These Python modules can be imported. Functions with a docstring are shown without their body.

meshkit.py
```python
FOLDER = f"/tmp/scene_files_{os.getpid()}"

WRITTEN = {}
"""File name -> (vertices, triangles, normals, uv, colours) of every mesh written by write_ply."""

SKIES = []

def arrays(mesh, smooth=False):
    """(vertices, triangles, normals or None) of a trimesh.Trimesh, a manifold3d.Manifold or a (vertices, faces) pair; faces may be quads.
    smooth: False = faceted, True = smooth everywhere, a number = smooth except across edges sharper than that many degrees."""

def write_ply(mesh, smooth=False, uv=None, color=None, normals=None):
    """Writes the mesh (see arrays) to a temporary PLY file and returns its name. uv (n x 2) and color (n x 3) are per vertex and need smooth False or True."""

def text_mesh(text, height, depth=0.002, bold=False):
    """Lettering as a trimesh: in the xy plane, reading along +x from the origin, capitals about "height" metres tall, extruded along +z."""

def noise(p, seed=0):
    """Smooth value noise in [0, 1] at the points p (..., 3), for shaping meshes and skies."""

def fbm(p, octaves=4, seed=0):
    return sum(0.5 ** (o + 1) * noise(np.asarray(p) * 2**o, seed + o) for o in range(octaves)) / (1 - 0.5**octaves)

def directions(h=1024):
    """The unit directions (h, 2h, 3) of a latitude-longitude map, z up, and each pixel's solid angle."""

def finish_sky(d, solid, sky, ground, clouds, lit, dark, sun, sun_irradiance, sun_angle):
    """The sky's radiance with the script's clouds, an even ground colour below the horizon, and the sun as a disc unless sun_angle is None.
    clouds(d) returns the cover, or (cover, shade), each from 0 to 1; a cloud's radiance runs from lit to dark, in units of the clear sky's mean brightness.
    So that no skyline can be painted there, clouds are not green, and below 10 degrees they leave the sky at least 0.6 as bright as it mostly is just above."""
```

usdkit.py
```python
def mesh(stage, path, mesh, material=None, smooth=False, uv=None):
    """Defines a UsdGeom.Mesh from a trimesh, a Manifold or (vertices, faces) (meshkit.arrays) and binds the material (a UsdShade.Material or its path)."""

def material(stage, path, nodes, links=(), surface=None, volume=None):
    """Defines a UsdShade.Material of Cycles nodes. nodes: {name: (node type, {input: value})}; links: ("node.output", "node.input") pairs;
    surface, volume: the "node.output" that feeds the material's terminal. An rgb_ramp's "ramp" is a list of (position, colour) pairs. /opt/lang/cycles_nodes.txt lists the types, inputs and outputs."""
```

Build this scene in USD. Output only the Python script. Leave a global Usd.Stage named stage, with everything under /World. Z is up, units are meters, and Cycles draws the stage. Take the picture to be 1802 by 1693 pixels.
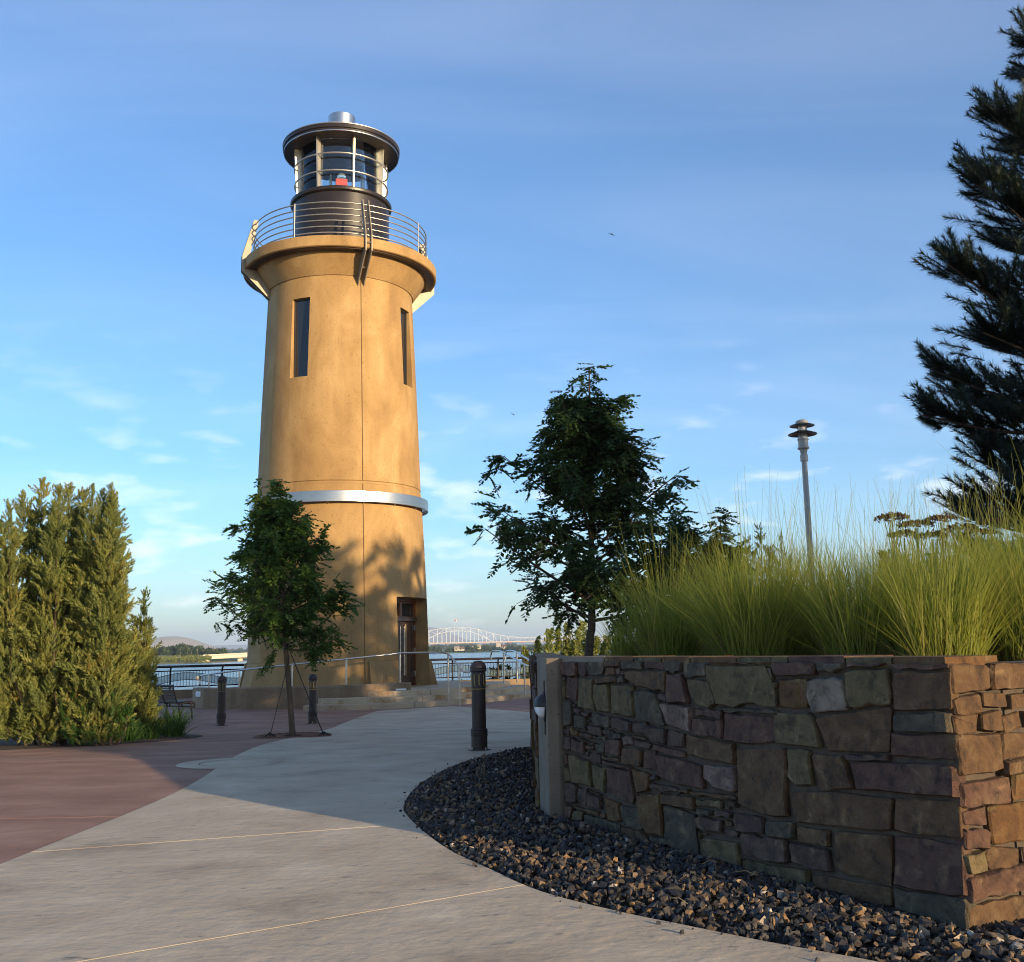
import math, random
import numpy as np, trimesh, usdkit, meshkit
import manifold3d as m3
from shapely.geometry import Polygon, LineString, box as sbox, Point, MultiPoint
from shapely.ops import unary_union, split as shsplit
from shapely import affinity
from scipy.sparse import coo_matrix
from scipy.sparse.csgraph import connected_components
from pxr import Usd, UsdGeom, UsdLux, UsdShade, Gf, Sdf, Vt

stage = Usd.Stage.CreateInMemory()
UsdGeom.SetStageUpAxis(stage, 'Z'); UsdGeom.SetStageMetersPerUnit(stage, 1.0)
W = UsdGeom.Xform.Define(stage, '/World')

# ------------------------------------------------------------------ camera, sky, sun, exposure
FPX, PX0, PY0 = 1850.0, 901.0, 846.5
TILT, ROLL = math.atan(291 / 1850), math.atan(.021)
EYE = np.array([0, 0, 1.25])
EXPOSURE = 1.0
SKY_STRENGTH = 0.086
SUN_INTENSITY = 1.25
SUN_COLOR = (1.0, .77, .47)
SUN_AZ = math.radians(136.5)          # atan2(x, y) of the direction towards the sun
SUN_EL = math.radians(9.0)
SUN = np.array([math.sin(SUN_AZ) * math.cos(SUN_EL), math.cos(SUN_AZ) * math.cos(SUN_EL), math.sin(SUN_EL)])

_f = np.array([0, math.cos(TILT), math.sin(TILT)]); _r = np.array([1., 0, 0]); _u = np.cross(_r, _f)
CR = math.cos(ROLL) * _r - math.sin(ROLL) * _u
CU = math.sin(ROLL) * _r + math.cos(ROLL) * _u
cam = UsdGeom.Camera.Define(stage, '/World/camera')
cam.CreateFocalLengthAttr(36.0 * FPX / 1802); cam.CreateHorizontalApertureAttr(36.0); cam.CreateVerticalApertureAttr(36.0 * 1693 / 1802)
cam.CreateClippingRangeAttr(Gf.Vec2f(.1, 60000)); cam.CreateExposureAttr(EXPOSURE)
_m = np.eye(4); _m[0, :3] = CR; _m[1, :3] = CU; _m[2, :3] = -_f; _m[3, :3] = EYE
cam.AddTransformOp().Set(Gf.Matrix4d(*_m.ravel().tolist()))

def at(px, py, Y):
    d = _f + CR * (px - PX0) / FPX + CU * (PY0 - py) / FPX
    return EYE + d * Y / d[1]

NODES_SKY = {
    'tc': ('texture_coordinate', {}),
    'sky': ('sky_texture', {'sky_type': 'single_scattering', 'sun_disc': False, 'sun_elevation': SUN_EL, 'sun_rotation': SUN_AZ, 'altitude': 120.0, 'air_density': 1.0, 'aerosol_density': .6, 'ozone_density': 4.2}),
    'sep': ('separate_xyz', {}), 'hs': ('hsv', {'saturation': 1.06, 'value': 1.62}),
    'zo': ('math', {'math_type': 'add', 'value2': .16}),
    'dx': ('math', {'math_type': 'divide'}), 'dy': ('math', {'math_type': 'divide'}),
    'cmb': ('combine_xyz', {'z': 3.3}),
    'mp': ('mapping', {'scale': (.55, 1.25, 1.0), 'rotation': (0, 0, .5)}),
    'n1': ('noise_texture', {'scale': 1.5, 'detail': 9, 'roughness': .52, 'distortion': .9}),
    'r1': ('rgb_ramp', {'ramp': [(0, (.03,) * 3), (.38, (.04,) * 3), (.60, (.075,) * 3), (.80, (.13,) * 3), (1, (.15,) * 3)]}),
    'mp2': ('mapping', {'scale': (13.0, 13.0, 40.0), 'location': (1.7, .4, .35)}),
    'n2': ('noise_texture', {'scale': 1.0, 'detail': 7, 'roughness': .52, 'distortion': .15}),
    'r2': ('rgb_ramp', {'ramp': [(0, (0, 0, 0)), (.54, (0, 0, 0)), (.66, (.24,) * 3), (.78, (.45,) * 3), (1, (.5,) * 3)]}),
    'band': ('rgb_ramp', {'ramp': [(0, (.8,) * 3), (.08, (1,) * 3), (.15, (.8,) * 3), (.22, (.3,) * 3), (.30, (0, 0, 0)), (1, (0, 0, 0))]}),
    'c2': ('math', {'math_type': 'multiply'}),
    'mixa': ('mix_color', {'blend_type': 'mix', 'b': (10.5, 10.4, 11.2), 'use_clamp': False}),
    'mixb': ('mix_color', {'blend_type': 'mix', 'b': (12.0, 10.8, 10.6), 'use_clamp': False}),
    'bg': ('background_shader', {'strength': SKY_STRENGTH}),
}
usdkit.material(stage, '/World/Looks/sky_look', NODES_SKY, [
    ('tc.generated', 'sky.vector')] * 0 + [
    ('tc.generated', 'sep.vector'), ('sep.z', 'zo.value1'), ('sep.x', 'dx.value1'), ('zo.value', 'dx.value2'), ('sep.y', 'dy.value1'), ('zo.value', 'dy.value2'),
    ('dx.value', 'cmb.x'), ('dy.value', 'cmb.y'), ('cmb.vector', 'mp.vector'), ('mp.vector', 'n1.vector'), ('n1.fac', 'r1.fac'),
    ('tc.generated', 'mp2.vector'), ('mp2.vector', 'n2.vector'), ('n2.fac', 'r2.fac'), ('sep.z', 'band.fac'), ('r2.color', 'c2.value1'), ('band.color', 'c2.value2'),
    ('sky.color', 'hs.color'), ('hs.color', 'mixa.a'), ('r1.color', 'mixa.fac'), ('mixa.result', 'mixb.a'), ('c2.value', 'mixb.fac'), ('mixb.result', 'bg.color')], surface='bg.background')
sky = UsdLux.DomeLight.Define(stage, '/World/sky')
UsdShade.MaterialBindingAPI.Apply(sky.GetPrim()).Bind(UsdShade.Material.Get(stage, '/World/Looks/sky_look'))
sky.GetPrim().SetCustomDataByKey('kind', 'structure')
sun = UsdLux.DistantLight.Define(stage, '/World/sun')
sun.CreateIntensityAttr(SUN_INTENSITY); sun.CreateAngleAttr(.53); sun.CreateColorAttr(Gf.Vec3f(*SUN_COLOR)); sun.CreateNormalizeAttr(True)
_x = np.cross([0, 0, 1.], SUN); _x /= np.linalg.norm(_x); _y = np.cross(SUN, _x)
_m = np.eye(4); _m[0, :3] = _x; _m[1, :3] = _y; _m[2, :3] = SUN
sun.AddTransformOp().Set(Gf.Matrix4d(*_m.ravel().tolist()))

# ------------------------------------------------------------------ helpers
rng = np.random.default_rng(7)
_names, TONED = {}, set()
def numbered(parent, name):
    k = _names.get((parent, name), 0); _names[(parent, name)] = k + 1
    return name if k == 0 else f'{name}_{k:03d}'
def tag(p, label=None, cat=None, group=None, kind=None):
    p = p.GetPrim() if hasattr(p, 'GetPrim') else p
    for k, v in (('label', label), ('category', cat), ('group', group), ('kind', kind)):
        if v: p.SetCustomDataByKey(k, v)
    return p
def thing(name, label=None, cat=None, loc=(0, 0, 0), rz=0, group=None, kind=None):
    x = UsdGeom.Xform.Define(stage, '/World/' + numbered('/World', name))
    x.AddTranslateOp().Set(Gf.Vec3d(*map(float, loc)))
    if rz: x.AddRotateZOp().Set(float(rz))
    return tag(x, label, cat, group, kind)
def part(parent, name, mesh, mat, smooth=False, label=None, kind=None):
    base = str(parent.GetPath()) if parent is not None else '/World'
    m = usdkit.mesh(stage, f'{base}/{numbered(base, name)}', mesh, mat, smooth)
    if mat in TONED:                                  # every loose leaf, blade or rock keeps a tone of its own
        f = np.asarray(m.GetFaceVertexIndicesAttr().Get()).reshape(-1, 3); nv = len(m.GetPointsAttr().Get())
        e = np.vstack([f[:, :2], f[:, 1:]]); _, c = connected_components(coo_matrix((np.ones(len(e), bool), (e[:, 0], e[:, 1])), shape=(nv, nv)), directed=False)
        r = np.random.default_rng(len(f)).random(c.max() + 1)
        first = np.zeros(c.max() + 1, int); first[c[::-1]] = np.arange(nv)[::-1]; P = np.asarray(m.GetPointsAttr().Get())[first]
        if 'gravel' not in mat: r = np.clip(.58 * r + .42 * np.clip((meshkit.fbm(P * 2.1 + 7.3, 3) - .5) * 2.6 + .5, 0, 1), 0, 1)
        r = r.astype(np.float32)
        UsdGeom.PrimvarsAPI(m).CreatePrimvar('tone', Sdf.ValueTypeNames.FloatArray, 'vertex').Set(Vt.FloatArray.FromNumpy(r[c]))
    return tag(m, label, None, None, kind)
def top(name, mesh, mat, smooth=False, label=None, cat=None, group=None, kind=None):
    return tag(part(None, name, mesh, mat, smooth), label, cat, group, kind)
def dup(src, loc, rz=0, label=None, group=None):
    was = dict(src.GetCustomData()); base = src.GetName().rstrip('0123456789').rstrip('_')
    r = thing(base, label or was.get('label'), was.get('category'), loc, rz, group or was.get('group'))
    r.GetReferences().AddInternalReference(src.GetPath()); r.SetInstanceable(True)
    return r
def cat_(*ms):
    ms = [x for y in ms for x in (y if isinstance(y, list) else [y])]
    return trimesh.util.concatenate([to_t(x) for x in ms])
def to_t(m):
    if isinstance(m, trimesh.Trimesh): return m
    if hasattr(m, 'to_mesh'):
        k = m.to_mesh(); return trimesh.Trimesh(k.vert_properties[:, :3], k.tri_verts, process=False)
    return trimesh.Trimesh(m[0], tri(m[1]), process=False)
def tri(f):
    f = np.asarray(f, int)
    return np.vstack([f[:, [0, 1, 2]], f[:, [0, 2, 3]]]) if f.shape[1] == 4 else f
def box(x0, x1, y0, y1, z0, z1):
    b = trimesh.creation.box([x1 - x0, y1 - y0, z1 - z0]); b.apply_translation([(x0 + x1) / 2, (y0 + y1) / 2, (z0 + z1) / 2]); return b
def bbox(x0, x1, y0, y1, z0, z1, c=.01):
    """A box with chamfered edges."""
    p = []
    for sx, sy, sz in ((c, c, 0), (c, 0, c), (0, c, c)):
        for x in (x0 + sx, x1 - sx):
            for y in (y0 + sy, y1 - sy):
                for z in (z0 + sz, z1 - sz): p.append((x, y, z))
    return trimesh.convex.convex_hull(np.array(p))
def tube(pts, r, n=8, caps=True, closed=False):
    P = np.asarray(pts, float); N = len(P); r = np.broadcast_to(np.asarray(r, float), (N,))
    if closed: T = np.roll(P, -1, 0) - np.roll(P, 1, 0)
    else: T = np.gradient(P, axis=0)
    T /= np.maximum(np.linalg.norm(T, axis=1, keepdims=True), 1e-9)
    a = np.array([0, 0, 1.]) if abs(T[0][2]) < .9 else np.array([1., 0, 0])
    u = np.cross(T[0], a); u /= np.linalg.norm(u); V = []
    ang = np.arange(n) * 2 * math.pi / n
    for i in range(N):
        u = u - T[i] * (u @ T[i]); u /= np.linalg.norm(u); w = np.cross(T[i], u)
        V.append(P[i] + r[i] * (np.cos(ang)[:, None] * u + np.sin(ang)[:, None] * w))
    V = np.vstack(V); F = []
    for i in range(N if closed else N - 1):
        a0, b0 = i * n, ((i + 1) % N) * n
        for k in range(n):
            k2 = (k + 1) % n; F += [(a0 + k, b0 + k, b0 + k2), (a0 + k, b0 + k2, a0 + k2)]
    if caps and not closed:
        c0, c1 = len(V), len(V) + 1; V = np.vstack([V, P[:1], P[-1:]])
        for k in range(n):
            k2 = (k + 1) % n; F += [(c0, k, k2), (c1, (N - 1) * n + k2, (N - 1) * n + k)]
    F = np.array(F)[:, ::-1]
    return trimesh.Trimesh(V, F, process=False)
def rev(profile, n=48, a0=0., a1=2 * math.pi):
    """Lathe of (r, z) points; a partial turn is left open at its ends. angle 0 = -Y (towards the camera), + to the right."""
    P = np.asarray(profile, float); full = abs(a1 - a0 - 2 * math.pi) < 1e-6
    A = np.linspace(a0, a1, n, endpoint=not full) if not full else a0 + np.arange(n) * 2 * math.pi / n
    V = np.concatenate([np.stack([P[:, 0] * math.sin(a), -P[:, 0] * math.cos(a), P[:, 1]], 1) for a in A]); K = len(P); F = []
    for i in range(n if full else n - 1):
        j = (i + 1) % n
        for k in range(K - 1):
            q = (i * K + k, j * K + k, j * K + k + 1, i * K + k + 1)
            if P[k, 0] > 1e-6: F.append((q[0], q[1], q[2]))
            if P[k + 1, 0] > 1e-6: F.append((q[0], q[2], q[3]))
    t = trimesh.Trimesh(V, np.array(F), process=False)
    return t
def ringseg(profile, a0, a1, n=24):
    """Closed partial lathe of a closed (r, z) polygon, ends capped."""
    P = list(profile) + [profile[0]]
    t = rev(P, n, a0, a1); K = len(P)
    poly = Polygon(profile); caps = []
    v2, f2 = trimesh.creation.triangulate_polygon(poly, engine='earcut')
    for a, flip in ((a0, False), (a1, True)):
        V = np.stack([v2[:, 0] * math.sin(a), -v2[:, 0] * math.cos(a), v2[:, 1]], 1)
        caps.append(trimesh.Trimesh(V, f2[:, ::-1] if flip else f2, process=False))
    return cat_(t, caps)
def polar(r, a, z): return np.array([r * math.sin(a), -r * math.cos(a), z])
def man(t):
    t = to_t(t).copy(); t.merge_vertices()
    return m3.Manifold(m3.Mesh(np.asarray(t.vertices, np.float32), np.asarray(t.faces, np.uint32)))
def extr(poly, h, z0=0.):
    gs = getattr(poly, 'geoms', [poly]); out = []
    for g in gs:
        if g.area > 1e-8:
            e = trimesh.creation.extrude_polygon(g, h, engine='earcut'); e.apply_translation([0, 0, z0]); out.append(e)
    return cat_(out)
def rotz(m, a, off=(0, 0, 0)):
    m = to_t(m).copy(); m.apply_transform(trimesh.transformations.rotation_matrix(a, [0, 0, 1])); m.apply_translation(off); return m
def zg(y):
    return -.35 * np.clip((np.asarray(y, float) - 13) / 9.5, 0, 1)
BANDS = [(-60, 13), (13, 22.5), (22.5, 90)]
def drape(poly, off=0., skirt=0.):
    out = []
    for a, b in BANDS:
        q = poly.intersection(sbox(-400, a, 400, b))
        for g in getattr(q, 'geoms', [q]):
            if g.geom_type == 'Polygon' and g.area > 1e-5:
                v, f = trimesh.creation.triangulate_polygon(g, engine='earcut')
                n = np.cross(np.append(v[f[0, 1]] - v[f[0, 0]], 0), np.append(v[f[0, 2]] - v[f[0, 0]], 0))[2]
                out.append(trimesh.Trimesh(np.column_stack([v, zg(v[:, 1]) + off]), f if n > 0 else f[:, ::-1], process=False))
    if skirt:
        for g in getattr(poly, 'geoms', [poly]):
            c = np.array(g.segmentize(.5).exterior.coords)
            c = c[::-1] if not g.exterior.is_ccw else c
            zt = zg(c[:, 1]) + off; n = len(c)
            V = np.vstack([np.column_stack([c, zt]), np.column_stack([c, zt - skirt])])
            F = [q for i in range(n - 1) for q in ((i, n + i, n + i + 1), (i, n + i + 1, i + 1))]
            out.append(trimesh.Trimesh(V, np.array(F), process=False))
    return cat_(out)
def smooth_line(pts, n=60):
    """Catmull-Rom through the points."""
    P = np.asarray(pts, float); P = np.vstack([2 * P[0] - P[1], P, 2 * P[-1] - P[-2]]); out = []
    m = max(2, n // (len(P) - 3))
    for i in range(1, len(P) - 2):
        for t in np.linspace(0, 1, m, endpoint=False):
            a, b, c, d = P[i - 1], P[i], P[i + 1], P[i + 2]
            out.append(.5 * (2 * b + (c - a) * t + (2 * a - 5 * b + 4 * c - d) * t * t + (3 * b - a - 3 * c + d) * t ** 3))
    return np.vstack([out, P[-2:-1]])

# ------------------------------------------------------------------ materials
def L(name): return '/World/Looks/' + name
def surf(name, cols, scale=4., detail=6, stretch=(1, 1, 1), rough=.75, metal=0., bump=0., bscale=40., bdist=.01, bstretch=(1, 1, 1), spec=.4,
         island=0., spots=None, spot_scale=30., spot_stretch=(1, 1, 1), distortion=0., obj=False, bdetail=6, coat=0., streak=None):
    """A principled look: a ramp over a stretched noise, a second noise for relief, optional darker spots, optional tone per loose piece."""
    cols = [c if isinstance(c[0], (tuple, list)) is False else c for c in cols]
    if not (len(cols[0]) == 2): cols = list(zip(np.linspace(.3, .7, len(cols)), cols))
    N = {'g': ('geometry', {}), 'm': ('mapping', {'scale': stretch}), 'n': ('noise_texture', {'scale': scale, 'detail': detail, 'roughness': .6, 'distortion': distortion}),
         'r': ('rgb_ramp', {'ramp': cols}), 'p': ('principled_bsdf', {'roughness': rough, 'metallic': metal, 'specular_ior_level': spec, 'coat_weight': coat, 'coat_roughness': .2})}
    Lk = [('g.position', 'm.vector'), ('m.vector', 'n.vector'), ('n.fac', 'r.fac')]
    if obj:
        N['o'] = ('texture_coordinate', {}); Lk[0] = ('o.object', 'm.vector')
    col = 'r.color'
    if spots:
        N['ns'] = ('noise_texture', {'scale': spot_scale, 'detail': 4, 'roughness': .7}); N['rs'] = ('rgb_ramp', {'ramp': [(0, (1,) * 3), (spots[0], (1,) * 3), (spots[1], (0, 0, 0)), (1, (0, 0, 0))]})
        N['mxs'] = ('mix_color', {'a': spots[2], 'use_clamp': False})
        N['ms'] = ('mapping', {'scale': spot_stretch}); Lk += [('g.position', 'ms.vector'), ('ms.vector', 'ns.vector'), ('ns.fac', 'rs.fac'), ('rs.color', 'mxs.fac'), (col, 'mxs.b')]; col = 'mxs.result'
    if streak:
        N['mk'] = ('mapping', {'scale': (1.5, 1.5, .14)}); N['nk'] = ('noise_texture', {'scale': 1., 'detail': 7, 'roughness': .62}); N['rk'] = ('rgb_ramp', {'ramp': [(0, (streak[0],) * 3), (.36, (streak[0],) * 3), (.56, (1,) * 3), (.70, (streak[1],) * 3), (1, (streak[1],) * 3)]}); N['mxk'] = ('mix_color', {'blend_type': 'multiply', 'fac': 1.0, 'use_clamp': False})
        Lk += [('g.position', 'mk.vector'), ('mk.vector', 'nk.vector'), ('nk.fac', 'rk.fac'), (col, 'mxk.a'), ('rk.color', 'mxk.b')]; col = 'mxk.result'
    if False and island:
        N['isl'] = ('rgb_ramp', {'ramp': [(0, (1 - island,) * 3), (1, (1 + island,) * 3)]}); N['mxi'] = ('mix_color', {'blend_type': 'multiply', 'fac': 1.0, 'use_clamp': False})
        Lk += [('g.random_per_island', 'isl.fac'), (col, 'mxi.a'), ('isl.color', 'mxi.b')]; col = 'mxi.result'
    Lk.append((col, 'p.base_color'))
    if bump:
        N['mb'] = ('mapping', {'scale': bstretch}); N['nb'] = ('noise_texture', {'scale': bscale, 'detail': bdetail, 'roughness': .62}); N['b'] = ('bump', {'strength': bump, 'distance': bdist})
        Lk += [(Lk[0][0], 'mb.vector'), ('mb.vector', 'nb.vector'), ('nb.fac', 'b.height'), ('b.normal', 'p.normal')]
    usdkit.material(stage, L(name), N, Lk, surface='p.BSDF'); return L(name)
def leaf(name, cols, trans=.35, rough=.5, spec=.3, tcol=None):
    TONED.add(L(name))
    N = {'g': ('attribute', {'attribute': 'tone'}), 'r': ('rgb_ramp', {'ramp': cols}), 'p': ('principled_bsdf', {'roughness': rough, 'specular_ior_level': spec}),
         't': ('translucent_bsdf', {}), 'hs': ('hsv', {'saturation': 1.1, 'value': 1.5, 'hue': .49}), 'mx': ('mix_closure', {'fac': trans})}
    Lk = [('g.fac', 'r.fac'), ('r.color', 'p.base_color'), ('r.color', 'hs.color'), ('hs.color', 't.color'), ('p.BSDF', 'mx.closure1'), ('t.BSDF', 'mx.closure2')]
    usdkit.material(stage, L(name), N, Lk, surface='mx.closure'); return L(name)
def plain(name, col, rough=.5, metal=0., **k):
    usdkit.material(stage, L(name), {'p': ('principled_bsdf', {'base_color': col, 'roughness': rough, 'metallic': metal, **k})}, [], surface='p.BSDF'); return L(name)

CONC_TOWER = surf('tower_concrete', [(.32, (.245, .142, .052)), (.5, (.318, .193, .074)), (.66, (.388, .245, .104))], scale=.9, detail=12, stretch=(1, 1, .55), rough=.85, bump=.5, bscale=22, bdist=.014, spots=(.60, .68, (.17, .10, .04)), spot_scale=17, distortion=.5, streak=(.90, 1.05))
CONC_PARAPET = surf('parapet_concrete', [(.3, (.19, .125, .07)), (.7, (.29, .20, .12))], scale=1.6, stretch=(1, 1, .5), rough=.88, bump=.3, bscale=35, spots=(.60, .72, (.12, .075, .04)), spot_scale=9, streak=(.78, 1.05))
CONC_STEP = surf('step_concrete', [(.2, (.33, .24, .15)), (.5, (.44, .34, .22)), (.78, (.50, .40, .27))], scale=1.1, stretch=(1, 1, .4), rough=.88, bump=.3, bscale=30, spots=(.52, .66, (.30, .16, .06)), spot_scale=1.7)
CONC_PATH = surf('path_concrete', [(.3, (.31, .24, .165)), (.44, (.42, .335, .235)), (.58, (.47, .38, .27)), (.72, (.55, .46, .335))], scale=1.3, detail=9, stretch=(1, 1, 1), rough=.8, bump=.65, bscale=7.5, bdist=.014, bstretch=(1.0, 1.2, 1), bdetail=12, spots=(.62, .72, (.20, .165, .13)), spot_scale=4.5, spot_stretch=(1, 2., 1), distortion=.3)
CONC_RED = surf('red_concrete', [(.28, (.19, .095, .060)), (.5, (.265, .14, .092)), (.72, (.34, .20, .14))], scale=1.0, detail=9, stretch=(1, 1.7, 1), rough=.82, bump=.6, bscale=8, bdist=.012, bstretch=(1, 1.2, 1), bdetail=10, spots=(.68, .76, (.13, .07, .05)), spot_scale=2)
CONC_GREY = surf('pillar_concrete', [(.3, (.135, .105, .075)), (.7, (.21, .165, .12))], scale=4, detail=9, rough=.88, bump=.4, bscale=45, bdist=.008, spots=(.62, .68, (.035, .027, .02)), spot_scale=42, streak=(.8, 1.05))
STEEL = surf('brushed_steel', [(.3, (.50, .48, .45)), (.7, (.62, .60, .57))], scale=9, rough=.30, metal=1.)
STEEL_DULL = surf('dull_steel', [(.3, (.42, .38, .33)), (.7, (.55, .51, .45))], scale=5, stretch=(1, 1, .3), rough=.42, metal=.9)
ALU = surf('ring_aluminium', [(.3, (.40, .39, .38)), (.7, (.50, .49, .475))], scale=3, stretch=(1, 1, 6), rough=.33, metal=1., bump=.06, bscale=4, bdist=.01)
BRONZE = surf('dark_bronze', [(.3, (.016, .012, .010)), (.7, (.026, .019, .015))], scale=4, rough=.36, metal=.1)
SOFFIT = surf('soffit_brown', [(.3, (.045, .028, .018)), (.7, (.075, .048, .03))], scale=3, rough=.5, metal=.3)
BOLLARD = surf('bollard_paint', [(.3, (.040, .027, .022)), (.7, (.060, .040, .032))], scale=8, rough=.5, bump=.15, bscale=60, bdist=.003)
BRASS = plain('slot_amber', (.36, .25, .06), .45)
RAILDARK = surf('rail_dark', [(.3, (.040, .030, .030)), (.7, (.065, .05, .048))], scale=6, rough=.35, metal=.4)
WOOD = surf('door_wood', [(.25, (.030, .014, .007)), (.5, (.055, .026, .013)), (.75, (.085, .042, .02))], scale=6, stretch=(4, 4, .25), rough=.45, bump=.2, bscale=30, bstretch=(3, 3, .2), bdist=.004, coat=.2)
WOOD_RED = surf('transom_wood', [(.25, (.10, .035, .012)), (.75, (.17, .065, .022))], scale=6, stretch=(4, 4, .25), rough=.45)
BARK = surf('bark', [(.3, (.045, .030, .02)), (.7, (.10, .068, .045))], scale=12, stretch=(1, 1, .25), rough=.9, bump=.6, bscale=30, bstretch=(1, 1, .25), bdist=.02)
BARK_WARM = surf('bark_warm', [(.3, (.075, .048, .03)), (.7, (.14, .095, .06))], scale=12, stretch=(1, 1, .25), rough=.9, bump=.6, bscale=30, bstretch=(1, 1, .25), bdist=.02)
BENCH = plain('bench_brown', (.045, .026, .02), .45)
RUST = surf('rusty_iron', [(.3, (.10, .035, .02)), (.7, (.18, .065, .03))], scale=12, rough=.8, bump=.4, bscale=60)
BLACK = plain('black_strap', (.012, .012, .012), .6)
SOIL = surf('soil', [(.3, (.035, .024, .016)), (.7, (.075, .05, .034))], scale=8, rough=.95, bump=.8, bscale=30, bdist=.03)
MORTAR = surf('mortar', [(.3, (.045, .034, .026)), (.7, (.085, .062, .045))], scale=14, rough=.95, bump=.6, bscale=50, bdist=.01)
GROUND = surf('island_earth', [(.3, (.10, .085, .05)), (.7, (.17, .14, .085))], scale=2, rough=.95, bump=.5, bscale=10, bdist=.03)
WHITE = plain('white_paint', (.75, .74, .72), .5)
RED = plain('beacon_red', (.55, .06, .018), .45)
GLASS_DARK = plain('window_dark_glass', (.012, .014, .018), .06, 0., specular_ior_level=.8)
usdkit.material(stage, L('pane_glass'), {'f': ('fresnel', {'IOR': 1.5}), 't': ('transparent_bsdf', {'color': (.93, .97, .97)}), 'g': ('glossy_bsdf', {'roughness': .03, 'color': (.9, .95, 1)}), 'm': ('mix_closure', {})},
                [('f.fac', 'm.fac'), ('t.BSDF', 'm.closure1'), ('g.BSDF', 'm.closure2')], surface='m.closure')
PANE = L('pane_glass')
usdkit.material(stage, L('lens_glass'), {'p': ('principled_bsdf', {'base_color': (.85, .95, .9), 'transmission_weight': .9, 'roughness': .08})}, [], surface='p.BSDF')
usdkit.material(stage, L('frosted_lens'), {'p': ('principled_bsdf', {'base_color': (.72, .73, .74), 'roughness': .35})}, [], surface='p.BSDF')
usdkit.material(stage, L('water_look'), {
    'g': ('geometry', {}), 'm1': ('mapping', {'scale': (.22, .5, 1)}), 'n1': ('noise_texture', {'scale': 1.0, 'detail': 8, 'roughness': .65}), 'b': ('bump', {'strength': .55, 'distance': .9}),
    'm2': ('mapping', {'scale': (.004, .03, 1)}), 'n2': ('noise_texture', {'scale': 1.0, 'detail': 5}), 'r': ('rgb_ramp', {'ramp': [(.3, (.018, .05, .085)), (.7, (.03, .075, .115))]}),
    'p': ('principled_bsdf', {'roughness': .16, 'ior': 1.33, 'specular_ior_level': .5})},
    [('g.position', 'm1.vector'), ('m1.vector', 'n1.vector'), ('n1.fac', 'b.height'), ('b.normal', 'p.normal'), ('g.position', 'm2.vector'), ('m2.vector', 'n2.vector'), ('n2.fac', 'r.fac'), ('r.color', 'p.base_color')], surface='p.BSDF')
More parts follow.
